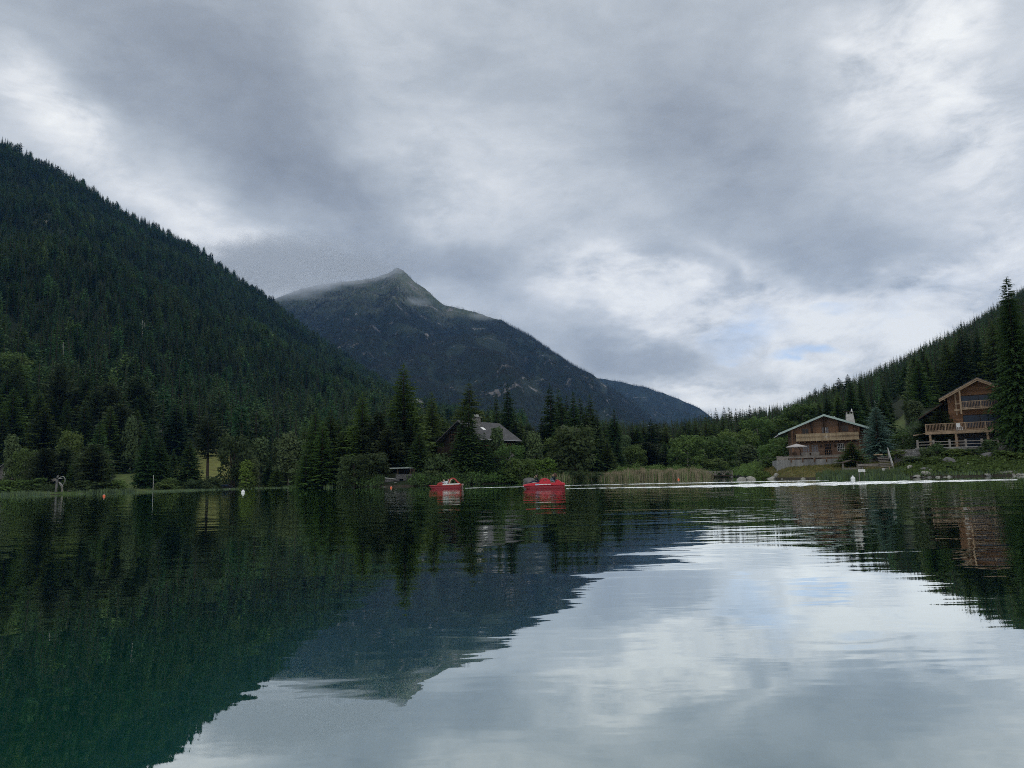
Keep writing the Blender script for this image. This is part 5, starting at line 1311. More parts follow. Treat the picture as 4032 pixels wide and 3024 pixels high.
# ------------------------------------------------------------------ distant buildings
def small_house(px, D, py_ridge, w_, depth, wallh, roofh, rz, label, wall='plank', roof='slate', dz=0, name='small_house', extra=None):
    x = U(px) * D; z = land_z(x, D) + dz
    zr = P(px, py_ridge, D).z; z = min(z, zr - wallh - roofh)
    base = zr - wallh - roofh
    r = empty(name, (x, D, base), R(rz), label, 'house')
    m = MB(); m.box(-w_, w_, 0, depth, z - base - 2, wallh); m.prism([(-w_, wallh), (w_, wallh), (0, wallh + roofh - .1)], 0, depth); m.build('wall', M[wall], r)
    for s in (-1, 1):
        e = (s * (w_ + .6), wallh - .25); a = (0, wallh + roofh)
        poly = [(e[0], e[1] - .15), (a[0], a[1] - .15), a, e] if s < 0 else [(a[0], a[1] - .15), (e[0], e[1] - .15), e, a]
        q = MB(); q.prism(poly, -.8, depth + .6); q.build('roof', M[roof], r)
    for i in (-1, 1): window(r, i * w_ * .45 - .45, i * w_ * .45 + .45, wallh - 1.6, wallh - .5, -.03, 'white', 'glassdark', 2, 1)
    q = MB(); q.box(-w_ - .3, w_ + .3, -1.2, -.02, wallh - 2.6, wallh - 2.45); b = q.build('balcony', M['greywood'], r); railing(b, -w_ - .3, w_ + .3, -1.15, wallh - 2.44, wallh - 1.6, 'greywood', .4, .12, 2)
    return r
small_house(3506, 292, 1573, 4.0, 7, 5.2, 2.2, -30, 'small brown house with a grey roof up the slope behind the blue spruce', 'brownwood', 'slate')
small_house(3464, 305, 1577, 3.0, 5, 4.0, 1.8, 60, 'grey-roofed neighbour of the small brown house up the slope', 'brownwood', 'palestone')
small_house(3037, 330, 1652, 3.4, 5, 3.6, 1.6, -50, 'pale stone roof showing among trees left of the chalet ridge', 'plaster', 'palestone')
small_house(3088, 325, 1656, 2.6, 5, 4.6, 1.2, -20, 'pale stone gable showing among trees close to the chalet roof', 'palestone', 'slate')
small_house(2752, 232, 1775, 2.0, 4, 3.0, 1.2, 40, 'pale hut glimpsed between alders behind the reed bed', 'plaster', 'palestone')
small_house(46, 176, 1800, 2.5, 4, 3.0, 2.4, 30, 'hut with a steep pale stone roof at the left edge of the view', 'wallstone', 'palestone')
small_house(323, 250, 1776, 2.4, 4, 2.6, 1.0, 60, 'pale roofed hut behind the dusky pines on the left shore', 'greywood', 'palestone')
small_house(678, 262, 1800, 2.6, 4, 2.6, 1.0, 50, 'grey-roofed hut behind the small dark spruce on the left lawn', 'greywood', 'palestone')
small_house(1655, 1100, 1572, 9, 14, 6, 4, 50, 'pale building on the saddle behind the great open larch', 'plaster', 'palestone')

# ------------------------------------------------------------------ slope furniture: lift pylon, poles, lawn things
def pylon(px, py, D, h, label, arm=1.6, w_=.3):
    x = U(px) * D; z = P(px, py, D).z - h
    r = empty('lift_pylon', (x, D, z), 0, label, 'pylon')
    m = MB(); m.tube([(0, 0, -8), (0, 0, h)], [w_, w_ * .6], 8); m.build('mast', M['metal'], r)
    m = MB(); m.box(-arm, arm, -.12, .12, h - .3, h); m.build('crossarm', M['metal'], r)
    for s in (-1, 1):
        q = MB(); q.box(s * arm - .5, s * arm + .5, -.25, .25, h - .1, h + .35); q.build('sheave_box', M['metal'], r)
pylon(607, 1699, 300, 7, 'grey chairlift pylon above the yellow patch of slope on the left')
pylon(1643, 1574, 900, 14, 'thin pale mast on the saddle between the great larch and its neighbour', 1.2, .35)
pylon(526, 1644, 290, 6, 'pale mast head above the slim birch on the left slope', .5, .25)
def simple_pole(px, top, D, base, rad, mat, label, name='pole'):
    x = U(px) * D; z0 = land_z(x, D) - .3; zt = P(px, top, D).z
    r = empty(name, (x, D, 0), 0, label, 'pole'); m = MB(); m.tube([(0, 0, z0), (0, 0, zt)], [rad, rad * .7], 8); m.lathe([(rad * .7, 0), (rad, .03), (rad, .12), (0, .16)], (0, 0, zt), 8); m.build('shaft', M[mat], r)
simple_pole(603, 1874, 167, 1915, .04, 'white', 'thin white pole on the shore in front of the big dark spruces')
simple_pole(2218, 1680, 173, 1880, .10, 'greywood', 'bare pale pole rising through the large round alder')
def bench(px, D, w_, label, mat='greywood', name='bench', z=None):
    r = place(name, px, D, label, 'bench', z)
    m = MB(); m.box(-w_, w_, -.2, .2, .40, .46); m.build('seat', M[mat], r); m = MB(); m.box(-w_, w_, .22, .28, .55, .85); m.build('backrest', M[mat], r)
    for s in (-1, 1): m = MB(); m.box(s * w_ * .8 - .06, s * w_ * .8 + .06, -.2, .3, -.05, .40); m.build('leg', M[mat], r)
bench(623, 174, .55, 'small white bench on the lawn under the big dark spruces', 'white')
bench(3440, 100, 1.9, 'long grey plank bench under the blue spruce', z=.95)
def picnic_shelter():
    r = place('timber_shelter', 3347, 103.5, 'low timber trough shelter at the foot of the young spruce', 'shelter', None)
    m = MB(); m.bar((-1.1, 0, .95), (0, 0, 1.3), 1.4, .07); m.bar((0, 0, 1.3), (1.3, 0, .95), 1.4, .07); m.build('roof', M['darkwood'], r)
    for a in (-.9, 1.0): m = MB(); m.box(a - .09, a + .09, -.1, .1, -.4, 1.0); m.build('post', M['greywood'], r)
    m = MB(); m.box(-1.0, 1.2, -.35, .35, .0, .12); m.box(-1.0, 1.2, -.35, -.3, .12, .3); m.build('table', M['greywood'], r)
picnic_shelter()
def sign(px, py, D, w_, h, lines, label, rz=0, ph=1.2):
    p = P(px, py, D); x = p.x
    z0 = land_z(x, D); r = empty('sign', (x, D, 0), R(rz), label, 'sign')
    m = MB(); m.box(-w_ / 2, w_ / 2, -.02, .02, p.z - h / 2, p.z + h / 2); b = m.build('board', M['white'], r, .01)
    for s in ((-.38, .38) if w_ > .7 else (0,)): m = MB(); m.box(s * w_ - .035, s * w_ + .035, .022, .08, min(z0, 0) - .3, p.z + h * .3); m.build('post', M['greywood'], r)
    for i, (tx, size, zo, dx_) in enumerate(lines):
        cu = bpy.data.curves.new('lettering', 'FONT'); cu.body = tx; cu.size = size; cu.align_x = 'CENTER'; cu.align_y = 'CENTER'; cu.extrude = .003
        tmp = bpy.data.objects.new('lettering', cu); me = bpy.data.meshes.new_from_object(tmp); bpy.data.objects.remove(tmp); me.materials.clear()
        o = bpy.data.objects.new('lettering', me); COL.objects.link(o); o.parent = b; o.location = (dx_, -.026, p.z + zo); o.rotation_euler = (R(90), 0, 0)
        o.data.materials.append(M['darkink'])
M['darkink'] = mat_plain('green_black_paint', (.05, .07, .06), .6, .3, .05)
sign(3393, 1853, 96.0, .86, .33, [('LAC DE CHAMPEX', .085, .075, 0), ('alt 1466', .09, -.06, .0)], 'wide white notice board with two lines of writing, standing in the shore grass')
sign(3478.5, 1849.5, 95.5, .30, .29, [('P', .16, 0, -.06)], 'small square white sign with a dark mark, under the blue spruce', 3)
def stairs():
    r = place('wooden_stairs', 3488, 97.5, 'weathered wooden stairs with a slanting handrail, right of the blue spruce', 'stairs', .9, rz=R(-14))
    n = 9
    for i in range(n): m = MB(); m.box(-.45 + i * .04, .75 + i * .04, i * .45, i * .45 + .4, i * .21, i * .21 + .09); m.build('step', M['greywood'], r)
    m = MB(); m.bar((.85, .0, .75), (1.25, n * .45, n * .21 + 1.0), .09, .12); m.bar((.85, .0, .35), (1.25, n * .45, n * .21 + .5), .08, .1); m.build('handrail', M['palestone'], r)
    for i in (0, .5, 1): m = MB(); m.box(.83 + i * .4, .93 + i * .4, i * n * .45, i * n * .45 + .1, i * n * .21 - .5, i * n * .21 + .9); m.build('post', M['greywood'], r)
    m = MB(); m.box(-.4, .6, n * .45 + .05, n * .45 + .6, n * .21 + .1, n * .21 + .25); m.build('landing', M['palewood'], r)
stairs()
simple_pole(3502, 1843, 95.5, 1862, .07, 'palewood', 'short pale wooden post at the foot of the wooden stairs', 'post')
# footbridge
def footbridge():
    D = 178; x = U(2832) * D
    r = empty('footbridge', (x, D, 0), 0, 'dark timber footbridge with diagonal braced railings over the inlet', 'bridge')
    w_ = 2.9; m = MB(); m.box(-w_, w_, -.5, .7, .28, .45); m.build('deck', M['darkwood'], r)
    for yy in (-.45, .65):
        m = MB(); m.box(-w_ - .3, w_, yy - .04, yy + .04, 1.35, 1.45)
        for i in range(4): a = -w_ + i * w_ * 2 / 3; m.box(a - .06, a + .06, yy - .06, yy + .06, .45, 1.35)
        for i in range(3): a = -w_ + i * w_ * 2 / 3; b = a + w_ * 2 / 3; c = (a + b) / 2; m.bar((a, yy, .5), (c, yy, 1.3), .06, .08); m.bar((c, yy, 1.3), (b, yy, .5), .06, .08)
        m.build('railing', M['greywood'], r)
    for a in (-w_ + .2, w_ - .2): m = MB(); m.box(a - .25, a + .25, -.5, .7, -2, .28); m.build('abutment', M['boulderdark'], r)
footbridge()
# parked car behind the bush
def car():
    r = place('parked_car', 889, 182, 'black parked car half hidden behind the dark drooping tree at the meadow edge', 'car')
    prof = [(-2.1, .3), (-2.1, .75), (-1.95, .9), (-1.3, .98), (-.75, 1.42), (.7, 1.45), (1.45, 1.0), (2.0, .9), (2.12, .6), (2.1, .3)]
    m = MB(); m.prism([(a, b) for a, b in prof[::-1]][::-1], -.85, .85); b = m.build('body', mat_plain('black_car_paint', (.012, .012, .014), .25, .6, .05), r, .06)
    for y in (-.88, .87):
        for x0, x1 in ((-.95, -.1), (.0, .75)): q = MB(); q.add([(x0 - .1, y, 1.0), (x1 + .1, y, 1.0), (x1 - .02, y, 1.34), (x0 + .15, y, 1.34)], [(0, 1, 2, 3)]); k = q.build('window', M['glassblue'], r); k.modifiers.new('t', 'SOLIDIFY').thickness = .02
        for xx in (-1.35, 1.35):
            q = MB(); q.tube([(xx, y * .95 - .1, .34), (xx, y * .95 + .1, .34)], .34, 14); w_ = q.build('wheel', M['black'], r); q = MB(); q.tube([(xx, y * .95 - .11, .34), (xx, y * .95 + .11, .34)], .19, 10); q.build('rim', M['metal'], w_)
car()
# driftwood archer
def archer():
    D = 152; r = empty('driftwood_sculpture', (U(232) * D, D, .55), 0, 'driftwood sculpture of an archer drawing a bow on a low mossy islet', 'sculpture')
    k = D / FPX * .26      # metre per crop unit
    def q(x, z, y=0): return ((x - 700) * D / FPX / 5.53, y, (610 - z) * D / FPX / 5.53)
    m = MB(); m.tube([q(640, 640), q(645, 540), q(650, 430), q(655, 350)], [.26, .22, .2, .26], 8); m.build('trunk_body', M['boulderdark'], r)
    m = MB(); m.tube([q(775, 620), q(765, 540, .1), q(720, 460, .05), q(690, 400)], [.16, .13, .12, .1], 7); m.build('leg', M['greywood'], r)
    m = MB(); m.lathe([(0, 0), (.16, .1), (.2, .3), (.12, .5), (0, .6)], q(662, 325), 8); m.tube([q(650, 330), q(690, 265), q(665, 255)], .05, 5); m.build('head', M['boulderdark'], r)
    m = MB(); m.tube([q(690, 405), q(740, 445), q(790, 510)], [.09, .11, .07], 6); m.tube([q(680, 330), q(720, 335), q(765, 330)], .06, 5); m.build('arm', M['palestone'], r)
    m = MB(); m.tube([q(685, 330), q(730, 300), q(790, 290), q(825, 340), q(825, 400), q(790, 455), q(775, 470)], [.05, .06, .06, .06, .06, .05, .04], 6); m.build('bow', M['palestone'], r)
    m = MB()
    for a, b in (((640, 345), (560, 335)), ((640, 350), (510, 360)), ((630, 360), (520, 390)), ((625, 370), (555, 400)), ((640, 380), (590, 330))): m.tube([q(*a), q((a[0] + b[0]) / 2, (a[1] + b[1]) / 2 - 8), q(*b)], [.07, .05, .02], 5)
    m.build('branch_plume', M['greywood'], r)
archer()

# ------------------------------------------------------------------ stones
def rock_mesh(seed, flat=1.0):
    import bmesh
    bm = bmesh.new(); bmesh.ops.create_icosphere(bm, subdivisions=3, radius=1); rg = random.Random(seed)
    planes = [(Vector((rg.gauss(0, 1), rg.gauss(0, 1), rg.gauss(0, .7))).normalized(), rg.uniform(.62, .92)) for _ in range(9)]
    for v in bm.verts:
        for n_, d in planes:
            k = v.co.dot(n_)
            if k > d: v.co -= n_ * (k - d)
        v.co += v.co.normalized() * noise.fractal(v.co * 2 + Vector((seed, 0, 0)), 1, 2, 4) * .09
    me = bpy.data.meshes.new('boulder'); bm.to_mesh(me); bm.free(); return me
ROCKS = [rock_mesh(i) for i in range(6)]
def boulder(px, py_mid, w_, h, D, label, mat='boulder', group=None, ry=0, i=[0], depth=.8):
    """w_, h in photo pixels"""
    p = P(px, py_mid, D); k = D / FPX; me = ROCKS[i[0] % 6]; i[0] += 1
    me = me.copy(); me.materials.append(M[mat])
    o = bpy.data.objects.new('boulder', me); COL.objects.link(o); gz_ = max(land_z(p.x, D), -.05); p.z = min(max(p.z, gz_ - h * k * .15), gz_ + h * k * .25); o.location = p
    o.scale = (w_ * k * .58, w_ * k * .58 * depth, h * k * .62); o.rotation_euler = (0, R(ry), 0)
    return tag(o, label, 'rock', group)
B = [(2918, 1887, 36, 16, 109, 'pale pointed rock standing in the water, the sharper of the two before the bank', 'boulder', -6), (2955, 1885, 32, 18, 109.5, 'pale blunt rock in the water next to the pointed one', 'boulder', 4),
     (2082, 1885, 48, 26, 147, 'grey rounded boulder at the water behind the ridered pedal boat', 'boulderdark', 0), (2108, 1891, 34, 12, 146, 'low pale slab of rock beside the grey boulder', 'boulder', 0),
     (3053, 1834, 20, 20, 112, 'pale block at the foot of the terrace wall corner', 'boulder', 0), (3034, 1844, 30, 12, 111, 'pale flat rock sliding from the terrace corner to the water', 'boulder', -28),
     (3582, 1831, 38, 26, 94.5, 'large round pale boulder above the shore, left in the rockery', 'boulder', 0), (3702, 1803, 22, 26, 95, 'upright pale boulder in the middle of the rockery', 'boulder', 10),
     (3726, 1806, 26, 14, 95, 'pale squat boulder touching the upright one', 'boulder', 0), (3874, 1797, 34, 18, 95, 'pale peaked boulder below the stone terrace', 'boulder', 8),
     (3640, 1838, 52, 16, 92, 'broad grey rock right of the large round boulder', 'boulderdark', 0), (3668, 1838, 26, 16, 91, 'ochre stained rock beside the broad grey one', 'boulder', 0),
     (3610, 1850, 28, 10, 90, 'flat pale slab below the broad grey rock', 'boulder', 0), (3646, 1850, 34, 14, 90, 'tilted pale slab pointing down to the water', 'boulder', 14),
     (3740, 1830, 60, 44, 94, 'sloping grey rock face with dark holes in the rockery', 'boulderdark', 34), (3905, 1822, 90, 56, 95.5, 'wide pitted rock face under the stone terrace', 'boulderdark', 6),
     (3812, 1832, 24, 16, 92, 'pale stone between two low shrubs', 'boulder', 0), (3858, 1810, 22, 18, 94, 'rounded pale stone left of the pitted rock face', 'boulder', 0),
     (3940, 1837, 40, 9, 91, 'long pale slab under the pitted rock face', 'boulder', 0), (3964, 1870, 80, 10, 87.5, 'long flat pale ledge at the waterline near the right edge', 'boulder', -3),
     (3684, 1836, 22, 10, 92, 'small pale block between slabs', 'boulder', 0), (3806, 1811, 20, 8, 94, 'small bright stone by the bright rockery shrub', 'boulder', 0),
     (277, 1928, 20, 8, 153, 'pale lump of rock on the islet right of the archer', 'boulder', 0)]
for a in B: boulder(a[0], a[1], a[2], a[3], a[4], a[5], a[6], None, a[7])
rk = random.Random(3)
GS = 'stones along the waterline of the mown bank and the rockery'
for i in range(46):
    px = rk.uniform(3000, 4032); 
    if 3220 < px < 3560 and rk.random() < .75: continue
    u = U(px); D = shore_u(u) + rk.uniform(-.25, .4); w_ = rk.uniform(7, 20); p = hor(px) + 1.15 * FPX / D
    boulder(px, p, w_, w_ * .45, D, 'small pale stone in the line of stones at the waterline on the right', 'boulder' if rk.random() < .6 else 'boulderdark', GS)
for i in range(10):
    px = rk.uniform(170, 345); D = rk.uniform(149, 152.5); w_ = rk.uniform(6, 14)
    boulder(px, hor(px) + 1.15 * FPX / D, w_, w_ * .4, D, 'small dark stone at the edge of the mossy islet', 'boulderdark', 'stones round the mossy islet')
# mossy islet below the archer
def islet():
    m = MB(); D = 151; n = 40; vs_ = [(0, 0, .42)]; fs = []
    for ring, (rr, z) in enumerate(((.5, .40), (.85, .32), (1.0, .05), (1.1, -.5))):
        for k in range(n):
            t = k * 2 * math.pi / n; w_ = 1 + .18 * noise.noise(Vector((math.cos(t) * 2, math.sin(t) * 2, 1))); vs_.append((math.cos(t) * 4.6 * rr * w_, math.sin(t) * 1.8 * rr * w_, z + .1 * noise.noise(Vector((k * .5, rr, 0)))))
    for k in range(n): fs.append((0, 1 + k, 1 + (k + 1) % n))
    for rg_ in range(3):
        for k in range(n): a = 1 + rg_ * n + k; b = 1 + rg_ * n + (k + 1) % n; fs.append((a, a + n, b + n, b))
    o = mesh_obj('ground_islet', vs_, fs, mat_plain('moss', (.055, .085, .025), .95, .1, .4, 1.5, .5), None, True); o.location = (U(250) * D, D + .6, .05); tag(o, 'low mossy islet carrying the driftwood archer', kind='structure')
islet()

# ------------------------------------------------------------------ buoys
M['orange'] = mat_plain('orange_plastic', (.75, .13, .04), .4, .5, .05)
M['whiteplastic'] = mat_plain('white_plastic', (.80, .80, .80), .35, .5, .03)
for px, py, D, rad, mt_, lab in [(410, 1943, 100, .16, 'orange', 'small orange buoy on the water at the left'), (1540, 1913.5, 118, .16, 'orange', 'small orange buoy by the boathouse'),
                              (2672, 1893, 138, .18, 'orange', 'small orange buoy before the reed bed'), (957, 1930, 106, .24, 'whiteplastic', 'small white buoy before the pale sedge strip'), (3358, 1880.5, 88, .25, 'whiteplastic', 'round white buoy in front of the wide notice board')]:
    r = empty('buoy', (P(px, py, D).x, D, 0), 0, lab, 'buoy')
    pr = [(0, -rad * .8)] + [(rad * math.cos(t), rad * .35 + rad * math.sin(t)) for t in [-1.2, -.8, -.4, 0, .4, .8, 1.15]] + [(rad * .22, rad * 1.38), (rad * .2, rad * 1.6), (0, rad * 1.62)]
    m = MB(); m.lathe(pr, (0, 0, 0), 16); m.build('float', M[mt_], r, 0, True)
    m = MB(); m.lathe([(rad * .3, 0), (rad * .32, .02), (rad * .3, .05), (rad * .1, .06)], (0, 0, rad * 1.55), 10); m.build('eyelet', M['white' if mt_ == 'orange' else 'metal'], r)

# ------------------------------------------------------------------ reeds, sedge and low growth (nobody could count them)
def blades(name, spots, mats, label, seed, wid=(.03, .07), lean=.25, heads=0.0):
    rg = random.Random(seed); vs_, fs, mi = [], [], []
    for x, y, z, h in spots:
        a = rg.uniform(0, math.pi); w_ = rg.uniform(*wid); dx_, dy_ = math.cos(a) * w_, math.sin(a) * w_ * .4
        lx, ly = rg.gauss(0, lean) * h, rg.gauss(0, lean) * h * .5; b = len(vs_)
        vs_ += [(x - dx_, y - dy_, z), (x + dx_, y + dy_, z), (x + lx * .4 + dx_ * .8, y + ly * .4 + dy_, z + h * .6), (x + lx * .4 - dx_ * .8, y + ly * .4 - dy_, z + h * .6), (x + lx, y + ly, z + h)]
        fs += [(b, b + 1, b + 2, b + 3), (b + 3, b + 2, b + 4)]; k = rg.choices(range(len(mats)), [m_[1] for m_ in mats])[0]; mi += [k, k]
        if heads and rg.random() < heads:
            b = len(vs_); vs_ += [(x + lx - .05, y + ly, z + h * .93), (x + lx + .05, y + ly, z + h * .93), (x + lx + .1, y + ly, z + h * 1.06)]; fs.append((b, b + 1, b + 2)); mi.append(0)
    me = bpy.data.meshes.new(name); me.from_pydata(vs_, [], fs); me.update()
    for m_, _ in mats: me.materials.append(m_)
    me.polygons.foreach_set('material_index', mi)
    o = bpy.data.objects.new(name, me); COL.objects.link(o); return tag(o, label, kind='stuff')
def blade_mat(n, c): return mat_plain(n, c, .8, .15, .3, .6)
RT, RG, RG2 = blade_mat('dry_reed', (.27, .225, .15)), blade_mat('green_reed', (.11, .16, .055)), blade_mat('sedge', (.085, .125, .075))
rg = random.Random(8)
sp_ = []
for _ in range(14000):
    px = rg.uniform(2350, 2812); edge = max(0, min(1, (2812 - px) / 75, (px - 2345) / 110))
    if rg.random() > edge * (1.25 + 1.6 * noise.noise(Vector((px * .05, 3, 0)))): continue
    u = U(px); D = shore_u(u) + rg.triangular(-9, 2, -5) + 4 * noise.noise(Vector((px * .02, 8, 0)))
    sp_.append((u * D, D, -.3 if D < shore_u(u) else 0, rg.uniform(1.2, 2.0) * (.5 + .5 * edge) * (1 + .6 * noise.noise(Vector((px * .035, D * .3, 2)))) + .3))
blades('reed_bed', sp_, [(RT, .62), (RG, .38)], 'bed of tan and green reeds standing in the water between the alders', 1, (.025, .06), .05, .25)
sp_ = []
for _ in range(2600):
    px = rg.uniform(2215, 2400) if rg.random() < .65 else rg.uniform(2100, 2400); u = U(px); D = shore_u(u) + rg.uniform(-4, 2); sp_.append((u * D, D, -.3, rg.uniform(1.5, 2.5)))
blades('reed_bed', sp_, [(RT, .25), (RG, .75)], 'thin dark green reeds under the large round alder', 2, (.025, .05), .06)
sp_ = []
for _ in range(9000):
    a, b = rg.choice([(0, 170), (330, 520), (330, 520), (560, 760), (640, 980), (980, 1260), (1180, 1290)]); px = rg.gauss((a + b) / 2, (b - a) * .3)
    if rg.random() < .5 and noise.noise(Vector((px * .04, 1, 0))) < -.1: continue
    u = U(px)
    dd = rg.uniform(-3.0, 3.0) if px < 540 else rg.uniform(-12, 5); D = shore_u(u) + dd
    sp_.append((u * D, D, -.2, (rg.uniform(.45, 1.15) if px < 540 else rg.uniform(.25, .55) if px < 1240 else rg.uniform(.5, .9)) + .1))
blades('sedge', sp_, [(RG2, .7), (RG, .3)], 'pale green sedge and short reeds fringing the left shore', 3, (.03, .07), .1)
sp_ = []
for _ in range(9000):
    px = rg.uniform(3210, 4200); u = U(px); dd = rg.uniform(-1.2, 2.2) if px < 3580 else rg.uniform(.2, 4.5); D = shore_u(u) + dd; z = ground_z(u * D, D)
    sp_.append((u * D, D, max(z, -.2), rg.uniform(.35, .95) * (1 if 3240 < px < 3560 else .5)))
blades('shore_grass', sp_, [(RG2, .55), (RG, .45)], 'tall grass along the right shore below the chalets', 4, (.02, .05), .18)
sp_ = []
for _ in range(16000):
    px = rg.uniform(2990, 3560); u = U(px); D = shore_u(u) + rg.uniform(.4, 24); z = ground_z(u * D, D); sp_.append((u * D, D, z - .02, rg.uniform(.08, .28)))
blades('bank_grass', sp_, [(blade_mat('dry_grass', (.17, .145, .05)), .6), (blade_mat('bank_green', (.10, .12, .035)), .4)], 'dry mown grass on the bank below the chalet', 5, (.03, .07), .3)
# leafy undergrowth closing the foot of the shore trees
def undergrowth(name, n, pxr, dr, hr, mat, label, seed, skip=lambda px: False):
    rg = random.Random(seed); vs_, fs = [], []
    for _ in range(n):
        px = rg.uniform(*pxr)
        if skip(px): continue
        u = U(px); D = shore_u(u) + rg.uniform(*dr); x = u * D; z = ground_z(x, D); hmax = rg.uniform(*hr) * (.6 + .6 * noise.noise(Vector((px * .03, D * .05, seed))) + .3)
        for _ in range(9):
            p = Vector((x + rg.gauss(0, .55), D + rg.gauss(0, .5), z + rg.random() ** .7 * max(.2, hmax))); nrm = Vector((rg.gauss(0, 1), rg.gauss(-.3, 1), rg.gauss(.4, 1))).normalized()
            a1 = nrm.orthogonal().normalized(); b1 = nrm.cross(a1); s_ = rg.uniform(.10, .26); b = len(vs_)
            vs_ += [p - a1 * s_, p + b1 * s_ * .6, p + a1 * s_, p - b1 * s_ * .6]; fs.append((b, b + 1, b + 2, b + 3))
    o = mesh_obj(name, vs_, fs, M[mat]); return tag(o, label, kind='stuff')
undergrowth('undergrowth', 4200, (1290, 2420), (.2, 7), (.5, 1.5), 'leaf', 'leafy green undergrowth along the middle shore', 1, lambda px: 1490 < px < 1630)
undergrowth('undergrowth', 2200, (1290, 1900), (-.4, 5), (.6, 1.5), 'leafdark', 'dark undergrowth overhanging the water by the boathouse', 2, lambda px: 1500 < px < 1625)
undergrowth('undergrowth', 2600, (-60, 1300), (3, 16), (.6, 2.0), 'leafdark', 'dark undergrowth behind the left shore', 3, lambda px: 440 < px < 720)
undergrowth('undergrowth', 3000, (2400, 2990), (1, 14), (.8, 2.6), 'leaf', 'leafy undergrowth behind the reed bed and the footbridge', 4)
undergrowth('undergrowth', 1700, (3530, 4200), (1.0, 9), (.15, .6), 'leaf', 'low green growth over the rockery on the right shore', 5)
undergrowth('undergrowth', 2600, (3380, 4200), (18, 60), (.8, 2.8), 'leafdark', 'shrubby growth behind the blue spruce and the large chalet', 6)
undergrowth('undergrowth', 900, (1640, 2060), (6, 16), (.3, .9), 'leaf', 'green growth on the mound round the timber house', 7)
# ------------------------------------------------------------------ people
def skin_mesh(chains, levels=1):
    """chains: lists of (point, radius); chains that share their first point with an earlier one join there. One continuous skinned body."""
    vs_, es, rad = [], [], []; key = {}
    for ch in chains:
        prev = None
        for p, r in ch:
            k = tuple(round(c, 4) for c in p)
            if k not in key: key[k] = len(vs_); vs_.append(p); rad.append(r)
            i = key[k]
            if prev is not None and prev != i: es.append((prev, i))
            prev = i
    me = bpy.data.meshes.new('body'); me.from_pydata([tuple(v) for v in vs_], es, []); me.update()
    o = bpy.data.objects.new('tmp', me); COL.objects.link(o)
    md = o.modifiers.new('skin', 'SKIN'); md.use_smooth_shade = True
    for i, r in enumerate(rad): me.skin_vertices[0].data[i].radius = (r, r); me.skin_vertices[0].data[i].use_root = (i == 0)
    sb = o.modifiers.new('sub', 'SUBSURF'); sb.levels = levels; sb.render_levels = levels
    dg = bpy.context.evaluated_depsgraph_get(); out = bpy.data.meshes.new_from_object(o.evaluated_get(dg))
    bpy.data.objects.remove(o); return out
M['skin'] = mat_plain('skin', (.52, .33, .25), .55, .3, .06)
